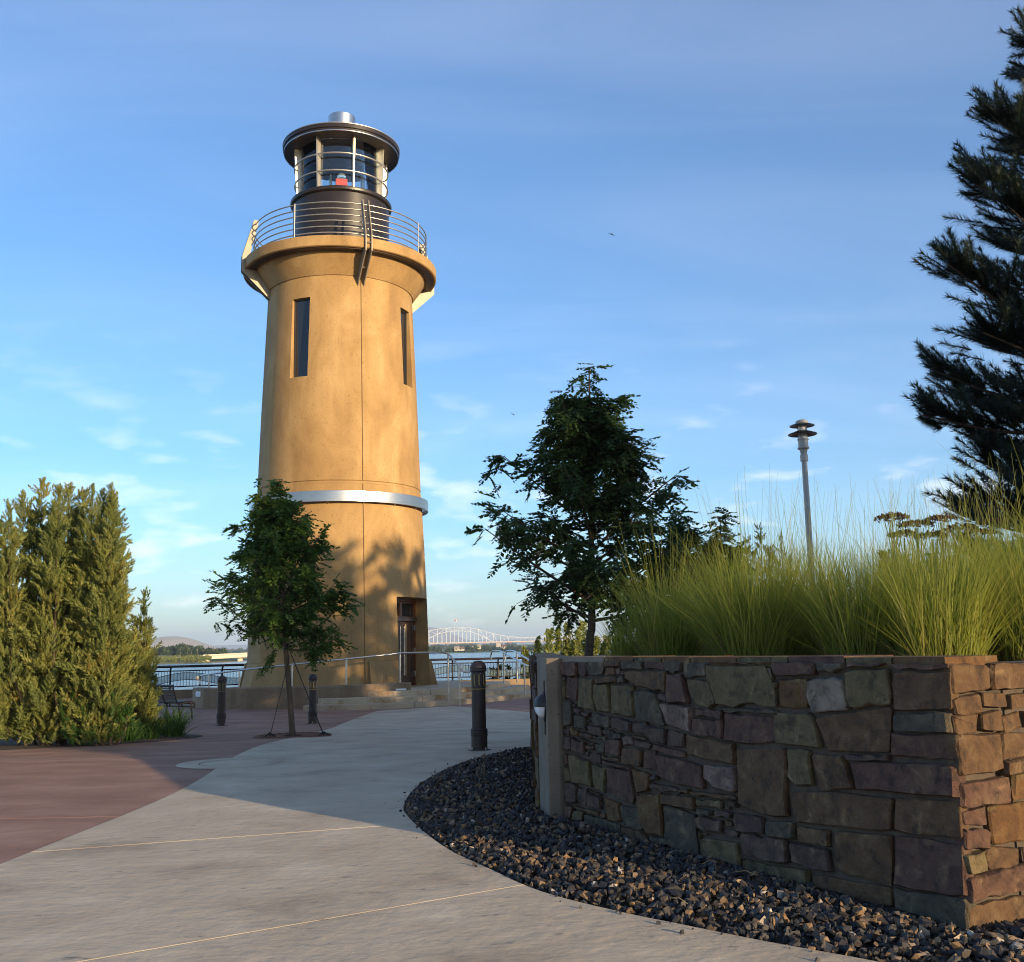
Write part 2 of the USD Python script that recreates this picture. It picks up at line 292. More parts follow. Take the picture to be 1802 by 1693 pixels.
# stones: one look per rock type, relief and lichen from noise
def stone_look(name, a, b, c):
    k = .55; a, b, c = ((k * 1.08 * q[0], k * .96 * q[1], k * .82 * q[2]) for q in (a, b, c))
    return surf(name, [(.36, a), (.5, b), (.60, c), (.70, tuple(1.7 * x for x in c))], scale=9, detail=12, rough=.85, bump=1.0, bscale=20, bdist=.022, bdetail=12, spots=(.52, .66, tuple(.6 * x for x in a)), spot_scale=13, distortion=.6)
STONES = {
    'plum': stone_look('stone_plum', (.080, .042, .033), (.125, .066, .050), (.155, .098, .068)),
    'brown': stone_look('stone_brown', (.090, .052, .028), (.14, .08, .038), (.165, .11, .06)),
    'olive': stone_look('stone_olive', (.10, .078, .035), (.155, .125, .06), (.19, .155, .085)),
    'slate': stone_look('stone_slate', (.062, .054, .040), (.095, .083, .062), (.14, .118, .080)),
    'violet': stone_look('stone_violet', (.070, .046, .040), (.105, .070, .058), (.145, .10, .078)),
    'rust': stone_look('stone_rust', (.12, .06, .02), (.17, .09, .03), (.17, .12, .055)),
    'grey': stone_look('stone_grey', (.20, .175, .15), (.30, .27, .235), (.38, .34, .30)),
    'rose': stone_look('stone_rose', (.15, .105, .095), (.22, .16, .145), (.26, .20, .18)),
}
TONED.add(L('gravel_look'))
usdkit.material(stage, L('gravel_look'), {'g': ('geometry', {}), 'a': ('attribute', {'attribute': 'tone'}), 'r': ('rgb_ramp', {'ramp': [(0, (.012, .012, .014)), (.45, (.024, .022, .023)), (.62, (.040, .031, .026)), (.78, (.085, .052, .028)), (.92, (.17, .10, .045)), (.975, (.23, .16, .10)), (1, (.32, .28, .24))]}),
    'n': ('noise_texture', {'scale': 60., 'detail': 5}), 'b': ('bump', {'strength': .5, 'distance': .006}), 'p': ('principled_bsdf', {'roughness': .7, 'specular_ior_level': .45})},
    [('a.fac', 'r.fac'), ('r.color', 'p.base_color'), ('g.position', 'n.vector'), ('n.fac', 'b.height'), ('b.normal', 'p.normal')], surface='p.BSDF')
LEAF_TREE = leaf('tree_leaf', [(0, (.018, .038, .010)), (.6, (.032, .062, .016)), (.93, (.048, .080, .020)), (1, (.10, .115, .030))], .28)
LEAF_TREE_LIGHT = leaf('tree_leaf_light', [(0, (.032, .075, .014)), (.6, (.060, .115, .022)), (.88, (.095, .145, .030)), (1, (.19, .19, .06))], .38)
LEAF_JUNIPER = leaf('juniper_leaf', [(0, (.085, .12, .040)), (.5, (.18, .20, .055)), (.85, (.27, .26, .07)), (.96, (.30, .23, .06)), (1, (.27, .13, .045))], .35, .65)
LEAF_JUNIPER_DARK = leaf('juniper_leaf_shade', [(0, (.03, .05, .03)), (.7, (.055, .075, .04)), (1, (.09, .09, .04))], .2, .65)
NEEDLE = leaf('pine_needle', [(0, (.008, .016, .008)), (.8, (.016, .028, .012)), (1, (.035, .042, .014))], .12, .55)
GRASS = leaf('fountain_grass', [(0, (.12, .16, .03)), (.5, (.20, .235, .045)), (.8, (.29, .30, .07)), (.93, (.38, .33, .11)), (1, (.42, .28, .12))], .5, .5)
GRASS_DRY = leaf('dry_grass', [(0, (.22, .14, .06)), (1, (.38, .28, .13))], .35, .6)
LILY = leaf('lily_leaf', [(0, (.03, .075, .016)), (.8, (.06, .12, .025)), (1, (.15, .13, .04))], .35)
SHRUB = leaf('shrub_leaf', [(0, (.09, .12, .022)), (.6, (.18, .19, .04)), (1, (.28, .25, .07))], .4)
SHRUB_DARK = leaf('shrub_dark_leaf', [(0, (.012, .028, .010)), (.8, (.025, .048, .014)), (1, (.06, .075, .02))], .25)
FAR_LEAF = leaf('far_leaf', [(0, (.020, .042, .018)), (.5, (.036, .060, .022)), (.85, (.06, .075, .026)), (1, (.09, .075, .03))], .2)
SEDUM = leaf('sedum_head', [(0, (.06, .032, .02)), (.6, (.095, .05, .03)), (1, (.15, .07, .05))], .15, .7)
STRAW = plain('straw', (.30, .21, .10), .8)
# ================================================================== LARGE STRUCTURE
# ---- water, far land
water = top('water', (np.array([[-30000, -3000, -4.5], [30000, -3000, -4.5], [30000, 40000, -4.5], [-30000, 40000, -4.5]], float), np.array([[0, 1, 2], [0, 2, 3]])), L('water_look'), kind='structure')
SEAWALL = [(-60, 36.8), (-30, 38.4), at(290, 1160, 38.6)[:2], at(437, 1160, 40.0)[:2], at(600, 1150, 42.2)[:2], at(757, 1150, 43.2)[:2], at(935, 1150, 43.6)[:2], at(1110, 1150, 44.0)[:2], (20, 46), (60, 48)]
SEAWALL = [tuple(map(float, p)) for p in SEAWALL]
isl = Polygon([(-60, -60), (60, -60)] + [(x, y + .55) for x, y in SEAWALL[::-1]])
part_ground = drape(isl, -.03)
sk = []
for (xa, ya), (xb, yb) in zip(SEAWALL[:-1], SEAWALL[1:]):
    n = 16
    for i in range(n):
        a, b = i / n, (i + 1) / n
        p = [(xa + (xb - xa) * t, ya + (yb - ya) * t + .55) for t in (a, b)]
        V = [(p[0][0], p[0][1], -.38), (p[1][0], p[1][1], -.38), (p[1][0], p[1][1] + 6, -5), (p[0][0], p[0][1] + 6, -5)]
        sk.append((np.array(V), np.array([[0, 1, 2], [0, 2, 3]])))
top('ground', cat_(part_ground, [to_t(s) for s in sk]), GROUND, kind='structure')

def land(name, ox, oy, sx, sy, nx, ny, hfun, mat, label=None, **k):
    X, Y = np.meshgrid(np.linspace(0, 1, nx), np.linspace(0, 1, ny)); Z = hfun(X, Y)
    V = np.stack([ox + X * sx, oy + Y * sy, Z], -1).reshape(-1, 3); F = []
    idx = np.arange(nx * ny).reshape(ny, nx)
    F = np.stack([idx[:-1, :-1], idx[:-1, 1:], idx[1:, 1:], idx[1:, :-1]], -1).reshape(-1, 4)
    return top(name, (V, F), mat, True, kind='structure', **k)
HILL_DRY = surf('dry_hill', [(.3, (.26, .20, .12)), (.7, (.33, .26, .16))], scale=.002, rough=.95)
HILL_FAR = surf('far_hill', [(.3, (.16, .15, .12)), (.7, (.22, .20, .15))], scale=.001, rough=.95)
BANK = surf('grassy_bank', [(.3, (.09, .11, .025)), (.55, (.15, .15, .045)), (.75, (.24, .17, .08))], scale=.05, rough=.95)
LAWN = surf('far_lawn', [(.3, (.06, .11, .025)), (.7, (.10, .14, .035))], scale=.03, rough=.95)
nz = lambda X, Y, s, seed: meshkit.fbm(np.stack([X * s, Y * s, 0 * X + seed], -1), 5, seed)
def edge(X, Y): return np.clip(np.minimum.reduce([X, 1 - X]) * 8, 0, 1) * np.clip(np.minimum(Y, 1 - Y) * 4, 0, 1)
# distant mountain behind the arch bridge and low ridges along the horizon
pk = at(775, 1110, 9500)
land('mountain', pk[0] - 1000, 9500, 2000, 1500, 60, 24, lambda X, Y: -6 + 195 * np.exp(-((X - .42) / .19) ** 2) * np.sin(np.pi * np.clip(Y, 0, 1)) * (.85 + .3 * nz(X, Y, 7, 3)), HILL_FAR)
land('ridge', -9000, 11000, 22000, 1600, 140, 12, lambda X, Y: -6 + (55 + 60 * nz(X * 6, Y, 3, 5)) * np.sin(np.pi * Y), HILL_FAR)
ph = at(290, 1131, 5200)
land('hill', ph[0] - 600, 5200, 900, 700, 40, 16, lambda X, Y: -6 + 100 * np.exp(-((X - .58) / .24) ** 2) * np.sin(np.pi * Y) * (.9 + .2 * nz(X, Y, 5, 9)), HILL_DRY)
# left bank with its embankment, right shore with lawn
def shore_left(X, Y):
    tip = np.clip((.985 - X) / .10, 0, 1)
    h = 5.2 * np.clip(Y * 9, 0, 1) ** .8 * tip
    return -5.4 + h + .9 * nz(X * 8, Y * 2, 4, 2) * np.clip(Y * 6, 0, 1)
pl = at(372, 1160, 600)
land('left_bank', pl[0] - 500, 575, 505, 240, 120, 24, shore_left, BANK)
land('right_shore', at(690, 1150, 1150)[0], 1120, 900, 500, 90, 16, lambda X, Y: -5.2 + 1.5 * np.clip(Y * 14, 0, 1) + 1.5 * Y, LAWN)
land('far_shore', -3500, 2500, 4500, 900, 90, 10, lambda X, Y: -5.2 + 8 * np.clip(Y * 5, 0, 1) + 6 * nz(X * 9, Y, 4, 8) * np.clip(Y * 5, 0, 1), LAWN)

# ---- foliage helper
def unit(v): return v / np.maximum(np.linalg.norm(v, axis=-1, keepdims=True), 1e-9)
def batch(pv, pf, pos, X, Y, Z, scale=1.):
    """Copies of one little mesh: axes X, Y, Z (n,3) and positions (n,3)."""
    scale = np.broadcast_to(scale, (len(pos),))[:, None, None]
    V = pos[:, None, :] + scale * (pv[None, :, 0:1] * X[:, None] + pv[None, :, 1:2] * Y[:, None] + pv[None, :, 2:3] * Z[:, None])
    F = pf[None] + (np.arange(len(pos)) * len(pv))[:, None, None]
    return trimesh.Trimesh(V.reshape(-1, 3), F.reshape(-1, 3), process=False)
def frame(d, roll):
    d = unit(d); a = np.where(np.abs(d[:, 2:3]) < .95, [[0, 0, 1.]], [[1., 0, 0]]); x = unit(np.cross(a, d)); y = np.cross(d, x)
    c, s = np.cos(roll)[:, None], np.sin(roll)[:, None]
    return c * x + s * y, -s * x + c * y, d
QV = np.array([[-.5, 0, 0], [0, .12, .35], [.5, 0, .1], [0, -.08, 1.0]]); QF = np.array([[0, 1, 3], [1, 2, 3]])
def leafcloud(centers, radii, per, size, R, squash=.8):
    """Leaf-sized faces through clump volumes, denser to the outside."""
    P, D = [], []
    for c, r in zip(centers, radii):
        n = int(per * (r ** 1.6) + 8); d = unit(R.normal(size=(n, 3))); q = R.random(n) ** .4
        P.append(c + d * (q * r)[:, None] * [1, 1, squash]); D.append(unit(d + R.normal(scale=.7, size=(n, 3)) + [0, 0, .1]))
    P, D = np.vstack(P), np.vstack(D); x, y, z = frame(D, R.random(len(P)) * 6.28)
    return batch(QV, QF, P, x, y, z, size * (.6 + .8 * R.random(len(P))))
R = np.random.default_rng(11)
# left wood
cs, rs = [], []
for i in range(85):
    px = 225 + 182 * R.random(); Y = 690 + 60 * R.random()
    prof = np.interp(px, [225, 300, 320, 345, 352, 368, 378, 392, 402, 407], [1142, 1138, 1133, 1140, 1137, 1143, 1141, 1141, 1147, 1152])
    ptop = at(px, prof + 7 * R.random() ** 2, Y); r = 2.2 + 1.8 * R.random()
    z = ptop[2] - r
    while z > -1:
        cs.append((ptop[0] + R.normal() * 1.2, Y + R.normal() * 2, z)); rs.append(r * (.8 + .5 * R.random())); z -= r * 1.1
top('far_wood', leafcloud(np.array(cs), rs, 26, 1.5, R), FAR_LEAF, label='dark green wood on the left river bank', cat='wood', kind='stuff')
cs, rs = [], []
for i in range(150):
    px = 735 + 400 * R.random(); Y = 1150 + 90 * R.random()
    prof = np.interp(px, [735, 760, 775, 783, 790, 805, 850, 868, 880, 905, 940, 1150], [1138, 1137, 1139, 1145, 1139, 1136.5, 1134, 1137, 1138, 1134, 1134, 1133])
    ptop = at(px, prof + 7 * R.random() ** 1.6, Y); r = 2. + 2. * R.random()
    z = ptop[2] - r
    while z > -4.5:
        cs.append((ptop[0] + R.normal() * 1.5, Y + R.normal() * 3, z)); rs.append(r * (.8 + .5 * R.random())); z -= r * 1.15
top('far_wood', leafcloud(np.array(cs), rs, 22, 1.7, R), FAR_LEAF, label='line of green trees on the far river shore beneath the arch bridge', cat='wood', kind='stuff')
cs, rs = [], []
for i in range(220):
    x = -900 + 900 * R.random(); cs.append((x, 2560 + 60 * R.random(), -1 + 5 * R.random())); rs.append(4 + 4 * R.random())
top('far_wood', leafcloud(np.array(cs), rs, 6, 4., R), FAR_LEAF, label='hazy strip of trees on the most distant shore behind the low bridge', cat='wood', kind='stuff')
# low scrub on the left embankment
cs, rs = [], []
for i in range(170):
    px = 250 + 118 * R.random(); Y = 592 + 60 * R.random(); p = at(px, 1160, Y); cs.append((p[0], Y, -1.5 - 1.8 * (1 - (Y - 592) / 60) + R.random())); rs.append(.7 + .9 * R.random())
top('bank_scrub', leafcloud(np.array(cs), rs, 24, .8, R, .6), SHRUB, label='sunny yellow green scrub on the left embankment below the wood', cat='scrub', kind='stuff')

# ---- haze (air between here and the far shores)
HAZE = 1.2e-4
usdkit.material(stage, L('haze_air'), {'v': ('principled_volume', {'color': (.94, .97, 1.0), 'density': HAZE, 'anisotropy': .35})}, [], volume='v.volume')
top('haze', box(-29000, 29000, -2900, 14500, -6.5, 215), L('haze_air'), label='thin pale haze over the river and far hills', cat='haze', kind='stuff')

# ---- arch bridge
BRW = plain('bridge_white_paint', (.56, .57, .58), .6)
DECK = plain('bridge_deck_concrete', (.48, .40, .32), .8)
PIERC = plain('bridge_pier_concrete', (.36, .32, .28), .85)
YB = 1900.
def bz(px, py, Y=YB): p = at(px, py, Y); return np.array([p[0], Y, p[2]])
br = thing('arch_bridge', 'long white steel arch bridge with a flag crossing the river', 'bridge')
upx = [690, 715, 740, 755, 770, 785, 800, 814, 828, 842, 856, 868, 880, 895, 910, 925, 940, 960, 985, 1010, 1040, 1080, 1120]
upy = np.interp(upx, [690, 735, 770, 808, 835, 854, 874, 897, 928, 960, 1120], [1123, 1115, 1107.5, 1103.5, 1106, 1111.5, 1117, 1121, 1122.5, 1120.5, 1126])
lox = [742, 755, 770, 785, 800, 814, 828, 842, 856, 868, 875]
loy = np.interp(lox, [742, 758, 773, 790, 808, 829, 845, 859, 870, 875], [1131, 1121, 1115, 1111.5, 1110, 1112, 1118, 1125, 1130, 1131])
deckz = bz(808, 1131)[2]
for s in (-5, 5):
    off = np.array([0, s, 0]); U = np.array([bz(x, y) for x, y in zip(upx, upy)]) + off; Lw = np.array([bz(x, y) for x, y in zip(lox, loy)]) + off
    part(br, 'upper_chord', tube(U, .55, 4), BRW); part(br, 'lower_chord', tube(Lw, .55, 4), BRW)
    webs = []
    for i, q in enumerate(U):
        j = np.argmin(np.abs(Lw[:, 0] - q[0])); inside = Lw[0, 0] <= q[0] <= Lw[-1, 0] + 2
        low = Lw[j] if inside else np.array([q[0], q[1], deckz])
        part(br, 'web_post', tube([q, low], .34, 4), BRW)
        if i + 1 < len(U):
            nx = U[i + 1]; low2 = Lw[min(j + 1, len(Lw) - 1)] if inside else np.array([nx[0], nx[1], deckz])
            part(br, 'diagonal', tube([q, low2] if i % 2 else [low, nx], .26, 4), BRW)
        if inside:
            for t in (0, .5):
                lx = low if t == 0 else (low + Lw[min(j + 1, len(Lw) - 1)]) / 2
                if lx[2] - deckz > 1: part(br, 'hanger', tube([lx, [lx[0], lx[1], deckz]], .30, 4), BRW)
for i in range(2, len(upx)):
    a = bz(upx[i], upy[i]); part(br, 'cross_brace', tube([a + [0, -5, 0], a + [0, 5, 0]], .35, 4), BRW)
da, db = bz(640, 1131)[0], bz(1400, 1131)[0]
part(br, 'deck', box(da, db, YB - 6, YB + 6, deckz - 1.0, deckz + .7), DECK)
REDB = plain('deck_beam_rust', (.30, .10, .07), .8)
for k in range(34):
    x = da + (k + .5) * (db - da) / 34; part(br, 'floor_beam', box(x - 3.2, x + 3.2, YB - 5, YB + 5, deckz - 2.2, deckz - 1.0), REDB)
for px in (745, 877, 1010, 1140):
    x = bz(px, 1140)[0]; part(br, 'pier', bbox(x - 4.2, x + 4.2, YB - 7, YB + 7, -6, deckz - 2.2, .6), PIERC)
pb = at(800, 1104, YB)
part(br, 'flagpole', tube([(pb[0], YB, pb[2] - 1), (pb[0], YB, bz(800, 1089)[2])], .14, 5), BRW)
FLAGR = plain('flag_red', (.5, .06, .05), .7); FLAGB = plain('flag_blue', (.03, .04, .16), .7)
zf = bz(800, 1089.5)[2]
def wav(x0, x1, z0, z1, n=8):
    xs = np.linspace(x0, x1, n); V = [(pb[0] + x, YB - .4 + .35 * math.sin(2.1 * x), z - .32 * x) for x in xs for z in (z0, z1)]
    return (np.array(V), np.array([(2 * i, 2 * i + 2, 2 * i + 3, 2 * i + 1) for i in range(n - 1)]))
part(br, 'flag', cat_([to_t(wav(0 if k < 3 else 2.1, 5.2, zf - .48 * (k + 1), zf - .48 * k)) for k in range(0, 7, 2)]), FLAGR, label='red stripes of the flag')
part(br, 'flag', cat_([to_t(wav(0 if k < 3 else 2.1, 5.2, zf - .48 * (k + 1), zf - .48 * k)) for k in range(1, 7, 2)]), WHITE, label='white stripes of the flag')
part(br, 'flag', to_t(wav(0, 2.1, zf - 3.36, zf - 1.44)), FLAGB, label='blue corner of the flag')
# ---- low bridge on the left
lb = thing('girder_bridge', 'low beige concrete girder bridge leaving the left bank', 'bridge')
BEIGE = plain('girder_beige', (.62, .50, .36), .85)
YL = 640.
a, b = at(361, 1154.5, YL), at(470, 1149, YL + 90)
def bar(p, q, h0, h1, w):
    p, q = np.array(p), np.array(q); d = q - p; n = np.array([d[1], -d[0], 0]) / np.hypot(d[0], d[1]) * w / 2
    V = [e + s * n + [0, 0, h] for e in (p, q) for s in (-1, 1) for h in (h0, h1)]
    return trimesh.convex.convex_hull(np.array(V))
part(lb, 'girder', bar(a, b, -1.9, 0, 9), BEIGE); part(lb, 'parapet', bar(a + [0, -3.9, 0], b + [0, -3.9, 0], 0.05, .8, .3), BEIGE)
part(lb, 'abutment', box(a[0] - 1, a[0] + 1.6, YL - 4, YL + 4, -5, a[2] - 1.9), BEIGE)
for t in (.12, .29, .46, .63, .8):
    p = a + (b - a) * t; part(lb, 'diaphragm', box(p[0] - .7, p[0] + .7, p[1] - 4.9, p[1] - 4.62, p[2] - 1.3, p[2] - .75), PIERC)
for t in (.535, .97):
    p = a + (b - a) * t; part(lb, 'pier', box(p[0] - .8, p[0] + .8, p[1] - 3, p[1] + 3, -6, p[2] - 1.9), BEIGE)
GREYROAD = plain('road_edge', (.42, .38, .33), .8)
top('road', box(at(225, 1155, 640)[0], at(352, 1155, 640)[0], 636, 648, -1.2, at(300, 1157.0, 640)[2]), GREYROAD, kind='structure')
# far houses
ROOFS = [plain('roof_tan', (.33, .27, .20), .8), plain('roof_brown', (.16, .10, .07), .8)]
HW = [plain('house_cream', (.40, .34, .23), .8), plain('house_white', (.46, .43, .38), .8)]
def house(px, py, Y, w, h, k, label):
    p = at(px, py, Y); t = thing('house', label, 'house', (p[0], Y, p[2]))
    part(t, 'wall', box(-w / 2, w / 2, -4, 4, 0, h), HW[k % 2])
    pr = np.array([(-w / 2 - .4, -4.4, h), (w / 2 + .4, -4.4, h), (w / 2 + .4, 4.4, h), (-w / 2 - .4, 4.4, h), (-w / 2, 0, h + 2.4), (w / 2, 0, h + 2.4)])
    part(t, 'roof', trimesh.convex.convex_hull(pr), ROOFS[k % 2])
    for x in np.arange(-w / 2 + 2, w / 2 - 1, 3.2): part(t, 'window', box(x - .6, x + .6, -4.06, -4.0, 1.1, 2.5), GLASS_DARK)
house(804, 1145.4, 1172, 5.0, 2.6, 0, 'small cream house low among the far trees left of the bridge pier')
house(812.5, 1145.2, 1176, 6, 1.8, 1, 'low brown roofed house beside the cream one on the far shore')
house(834, 1144.2, 1178, 4.4, 2.4, 2, 'cream house under the middle of the bridge right span')
house(843, 1142.2, 1182, 4.2, 2.8, 0, 'tall cream house half hidden in trees left of the pier')
house(887, 1141.6, 1176, 5, 2.2, 1, 'white house just right of the bridge pier')
house(1078, 1146, 1140, 12, 3.4, 0, 'pale house seen beyond the shrub right of the tree trunk')
for px, Y, lab in ((352, 652, 'white van parked on the left bank road near the bridge'), (339, 652, 'orange truck standing on the left bank road'), (326, 652, 'white car on the left bank road')):
    p = at(px, 1156.4, Y); col = {352: HW[1], 339: plain('truck_orange', (.55, .18, .05), .5), 326: WHITE}[px]
    t = thing('parked_vehicle', lab, 'vehicle', (p[0], Y, p[2] - .5)); UsdGeom.Xformable(t).AddScaleOp().Set(Gf.Vec3f(.85, .85, .7)); h = {352: 2.0, 339: 1.7, 326: .9}[px]
    part(t, 'body', bbox(-2.2, 2.2, -.9, .9, .35, .35 + h * .65, .12), col); part(t, 'cabin', bbox(-1.3, 1.6, -.8, .8, .35 + h * .65, .5 + h, .15), col)
    for sx in (-1.4, 1.4):
        w = trimesh.creation.cylinder(.34, 1.84, sections=12); w.apply_transform(trimesh.transformations.rotation_matrix(math.pi / 2, [1, 0, 0])); w.apply_translation([sx, 0, .34]); part(t, 'wheel', w, BLACK)
for px in (318, 337.5, 347, 330.5):
    p = at(px, 1157, 655); t = thing('lamp_post', {318: 'leftmost thin street lamp on the left bank road', 337.5: 'thin street lamp above the orange truck on the left bank', 347: 'thin street lamp nearest the low bridge on the left bank', 330.5: 'thin street lamp above the white car on the left bank'}[px], 'lamp post', (p[0], 655, p[2] - .2))
    part(t, 'pole', tube([(0, 0, 0), (0, 0, 6.2)], [.06, .04], 6), RAILDARK); part(t, 'arm', tube([(0, 0, 6.1), (.6, 0, 6.4), (1.3, 0, 6.45)], .035, 5), RAILDARK); part(t, 'lamp_head', bbox(1.0, 1.8, -.18, .18, 6.36, 6.5, .05), STEEL_DULL)
bt = thing('boat', 'tiny white and orange motor boat seen through the left railing', 'boat', (*at(348.5, 1196, 240)[:2], -4.5)); UsdGeom.Xformable(bt).AddScaleOp().Set(Gf.Vec3f(.6, .6, .6))
hull = trimesh.convex.convex_hull(np.array([(-.9, -.4, -.1), (-.9, .4, -.1), (.5, -.3, -.1), (.5, .3, -.1), (-.95, -.5, .45), (-.95, .5, .45), (.5, -.5, .45), (.5, .5, .45), (1.1, 0, .5)]))
part(bt, 'hull', hull, plain('boat_orange', (.6, .38, .25), .4)); part(bt, 'cabin', bbox(-.5, .3, -.33, .33, .45, .95, .06), WHITE); part(bt, 'windscreen', bbox(.3, .36, -.3, .3, .5, .85, .01), GLASS_DARK)

# ---- plaza, path, gravel bed
pathL = smooth_line([(-3.5, -4), (-3.35, 2), (-3.15, 7), (-3.11, 9.87), (-3.37, 12.55), (-3.75, 16.0), (-3.72, 19.84), (-3.83, 23.4), (-3.66, 27.9)], 60)
gravC = smooth_line([(1.9, 3.75), (1.45, 4.28), (1.03, 4.65), (.72, 4.95), (.44, 5.23), (.1, 5.66), (-.18, 6.25), (-.49, 6.97), (-.82, 8.13), (-.93, 8.86), (-.91, 10.11), (-.68, 11.57), (-.21, 12.87), (.21, 13.69), (1.4, 15.3)], 90)
far_edge = [(-3.66, 28.0), (-1.75, 29.63), (.01, 26.72), (.42, 26.13), (4, 21), (7, 18)]
pathP = Polygon(np.vstack([pathL, far_edge, gravC[::-1], [(3.2, 2.2), (4.6, -4)]])).buffer(0)
red_all = Polygon([(-60, -8), (12, -8), (12, 3.2), (-2, 4), (-2, 26)] + [(20, 20), (20, 46.4)] + [(x, y - .3) for x, y in SEAWALL[::-1] if x < 20])
# planting bed on the left
bedC = smooth_line([(-14, 14.2), (-9, 15.2), (-6.9, 16.4), (-6.0, 17.4), (-5.6, 18.6), (-5.9, 20.0), (-7.2, 21.3), (-9.5, 22.2), (-14, 22.5)], 60)
bedP = Polygon(bedC)
redP = red_all.difference(pathP.buffer(.006)).difference(bedP)
redP = redP.difference(Polygon(np.vstack([gravC, [(14, 17), (14, 3)]])))
def joint_cut(poly, lines, gap=.010):
    out = [poly]
    cut = unary_union([LineString(l).buffer(gap / 2, cap_style=2) for l in lines])
    q = poly.difference(cut)
    return [g for g in getattr(q, 'geoms', [q]) if g.area > .02]
def jl(p, q, ext=8):
    p, q = np.array(p), np.array(q); d = (q - p) / np.linalg.norm(q - p); return [tuple(p - d * ext), tuple(q + d * ext)]
pj = [jl((-3.4, 1.0), (.3, 2.6)), jl((-1.13, 5.03), (.1, 5.86)), jl((-2.13, 7.38), (-.91, 7.79)), jl((-3.2, 10.55), (-.93, 10.35)), jl((-3.4, 13.05), (0, 12.9)), jl((-3.8, 16.4), (.4, 15.6)), jl((-3.8, 19.6), (1.5, 19.2)), jl((-3.8, 22.5), (1.5, 22.4)), jl((-3.8, 25.6), (1, 25.4))]
path = thing('path', kind='structure')
for g in sorted(joint_cut(pathP.buffer(-.002), pj), key=lambda g: g.centroid.y):
    part(path, 'path_slab', drape(g.segmentize(.4), .008, .03), CONC_PATH)
top('joint_filler', drape(pathP, -.012), CONC_PATH, kind='structure')
plaza = thing('plaza', kind='structure')
rj = [jl((-30, 21.55), (-4, 21.2)), jl((-30, 24.6), (-4, 24.3)), jl((-30, 17.5), (-4, 17.2)), jl((-30, 13), (-3, 13)), jl((-30, 8.5), (-3, 8.5)), jl((-30, 28), (-4, 28)), jl((-13, 0), (-13, 40)), jl((-1.5, 20), (12, 34), 10), jl((-20, 0), (-20, 40)), jl((-30, 4), (-3, 4))]
for g in sorted(joint_cut(redP, rj), key=lambda g: g.centroid.y):
    part(plaza, 'plaza_slab', drape(g, .004, .03), CONC_RED)
mh = thing('manhole', 'round pale concrete manhole collar set flush where the red paving meets the path', 'manhole', (-3.28, 12.3, 0))
part(mh, 'collar', cat_(rev([(.34, .010), (.36, .0125), (.56, .0125), (.585, .009)], 48)), CONC_PATH); part(mh, 'cover', rev([(.325, .0095), (.0, .0125)], 40), CONC_PATH)
# ================================================================== LIGHTHOUSE
TP = at(597, 1150, 34.5); TX, TY = float(TP[0]), 34.5; PZ = .08
TROT = math.degrees(math.atan2(-TX, TY))            # local -Y looks at the camera
A15 = math.radians(15)
def dg(a): return math.radians(a)
lh = thing('lighthouse', 'tall tan concrete lighthouse tower with a glazed lantern and steel ring', 'lighthouse', (TX, TY, 0), TROT)
UsdGeom.Xformable(lh).AddScaleOp().Set(Gf.Vec3f(1.012, 1.012, .986))
shaft_prof = [(0, PZ - .4), (2.93, PZ - .4), (2.90, PZ), (2.865, .92), (2.83, 2.2), (2.79, 3.4), (2.74, 4.6), (2.675, 5.85), (2.64, 6.40), (2.605, 6.42), (2.605, 6.49), (2.635, 6.51), (2.56, 8.9), (2.47, 11.2), (2.385, 13.28), (0, 13.28)]
def radius(z): return np.interp(z, [p[1] for p in shaft_prof[1:-1]], [p[0] for p in shaft_prof[1:-1]])
shaft = man(rev(shaft_prof, 160))
def seamcut(a, w=.022, depth=.035):
    zs = np.linspace(PZ - .3, 13.3, 40); poly = Polygon([(radius(z) - depth, z) for z in zs] + [(radius(z) + .15, z) for z in zs[::-1]])
    e = trimesh.creation.extrude_polygon(poly, w, engine='earcut'); e.apply_translation([0, 0, -w / 2])
    V = np.array(e.vertices); e.vertices = np.column_stack([V[:, 2], -V[:, 0], V[:, 1]]); e.fix_normals()
    return man(rotz(e, a))
for k in range(4): shaft = shaft - seamcut(A15 + k * math.pi / 2)
def winbox(a, w, z0, z1, d0, d1=3.4):
    return man(rotz(box(-w / 2, w / 2, -d1, -d0, z0, z1), a))
WZ0, WZ1 = 9.55 + .35, 12.55
WINS = [dg(-31), dg(60)]
for a in WINS: shaft = shaft - winbox(a, .64, WZ0, WZ1, 2.235)
DA, DW, DZ1, DD = dg(61), 2.22, 2.88, 2.07
shaft = shaft - winbox(DA, DW, PZ, DZ1, DD)
part(lh, 'shaft', shaft, CONC_TOWER, 25)
# plinth pieces between the seams and the doorway
for a0, a1 in ((17.5, 36.8), (85.0, 102), (108, 192), (198, 282), (288, 372)):
    part(lh, 'plinth', ringseg([(2.86, PZ), (3.13, PZ), (2.98, .72), (2.925, .90), (2.86, .93)], dg(a0), dg(a1), max(6, int((a1 - a0) / 4))), CONC_TOWER, 30)
BRACKET = surf('bracket_paint', [(.3, (.20, .165, .12)), (.7, (.28, .235, .175))], scale=5, rough=.5, metal=.25)
FRAME_DARK = plain('window_frame_dark', (.03, .027, .025), .5)
for a in WINS:
    t = rotz(cat_(box(-.32, -.275, -2.30, -2.22, WZ0, WZ1), box(.275, .32, -2.30, -2.22, WZ0, WZ1), box(-.275, .275, -2.30, -2.22, WZ0, WZ0 + .045), box(-.275, .275, -2.30, -2.22, WZ1 - .045, WZ1)), a)
    w = part(lh, 'window', t, FRAME_DARK); part(w, 'pane', rotz(box(-.275, .275, -2.265, -2.245, WZ0 + .045, WZ1 - .045), a), GLASS_DARK)
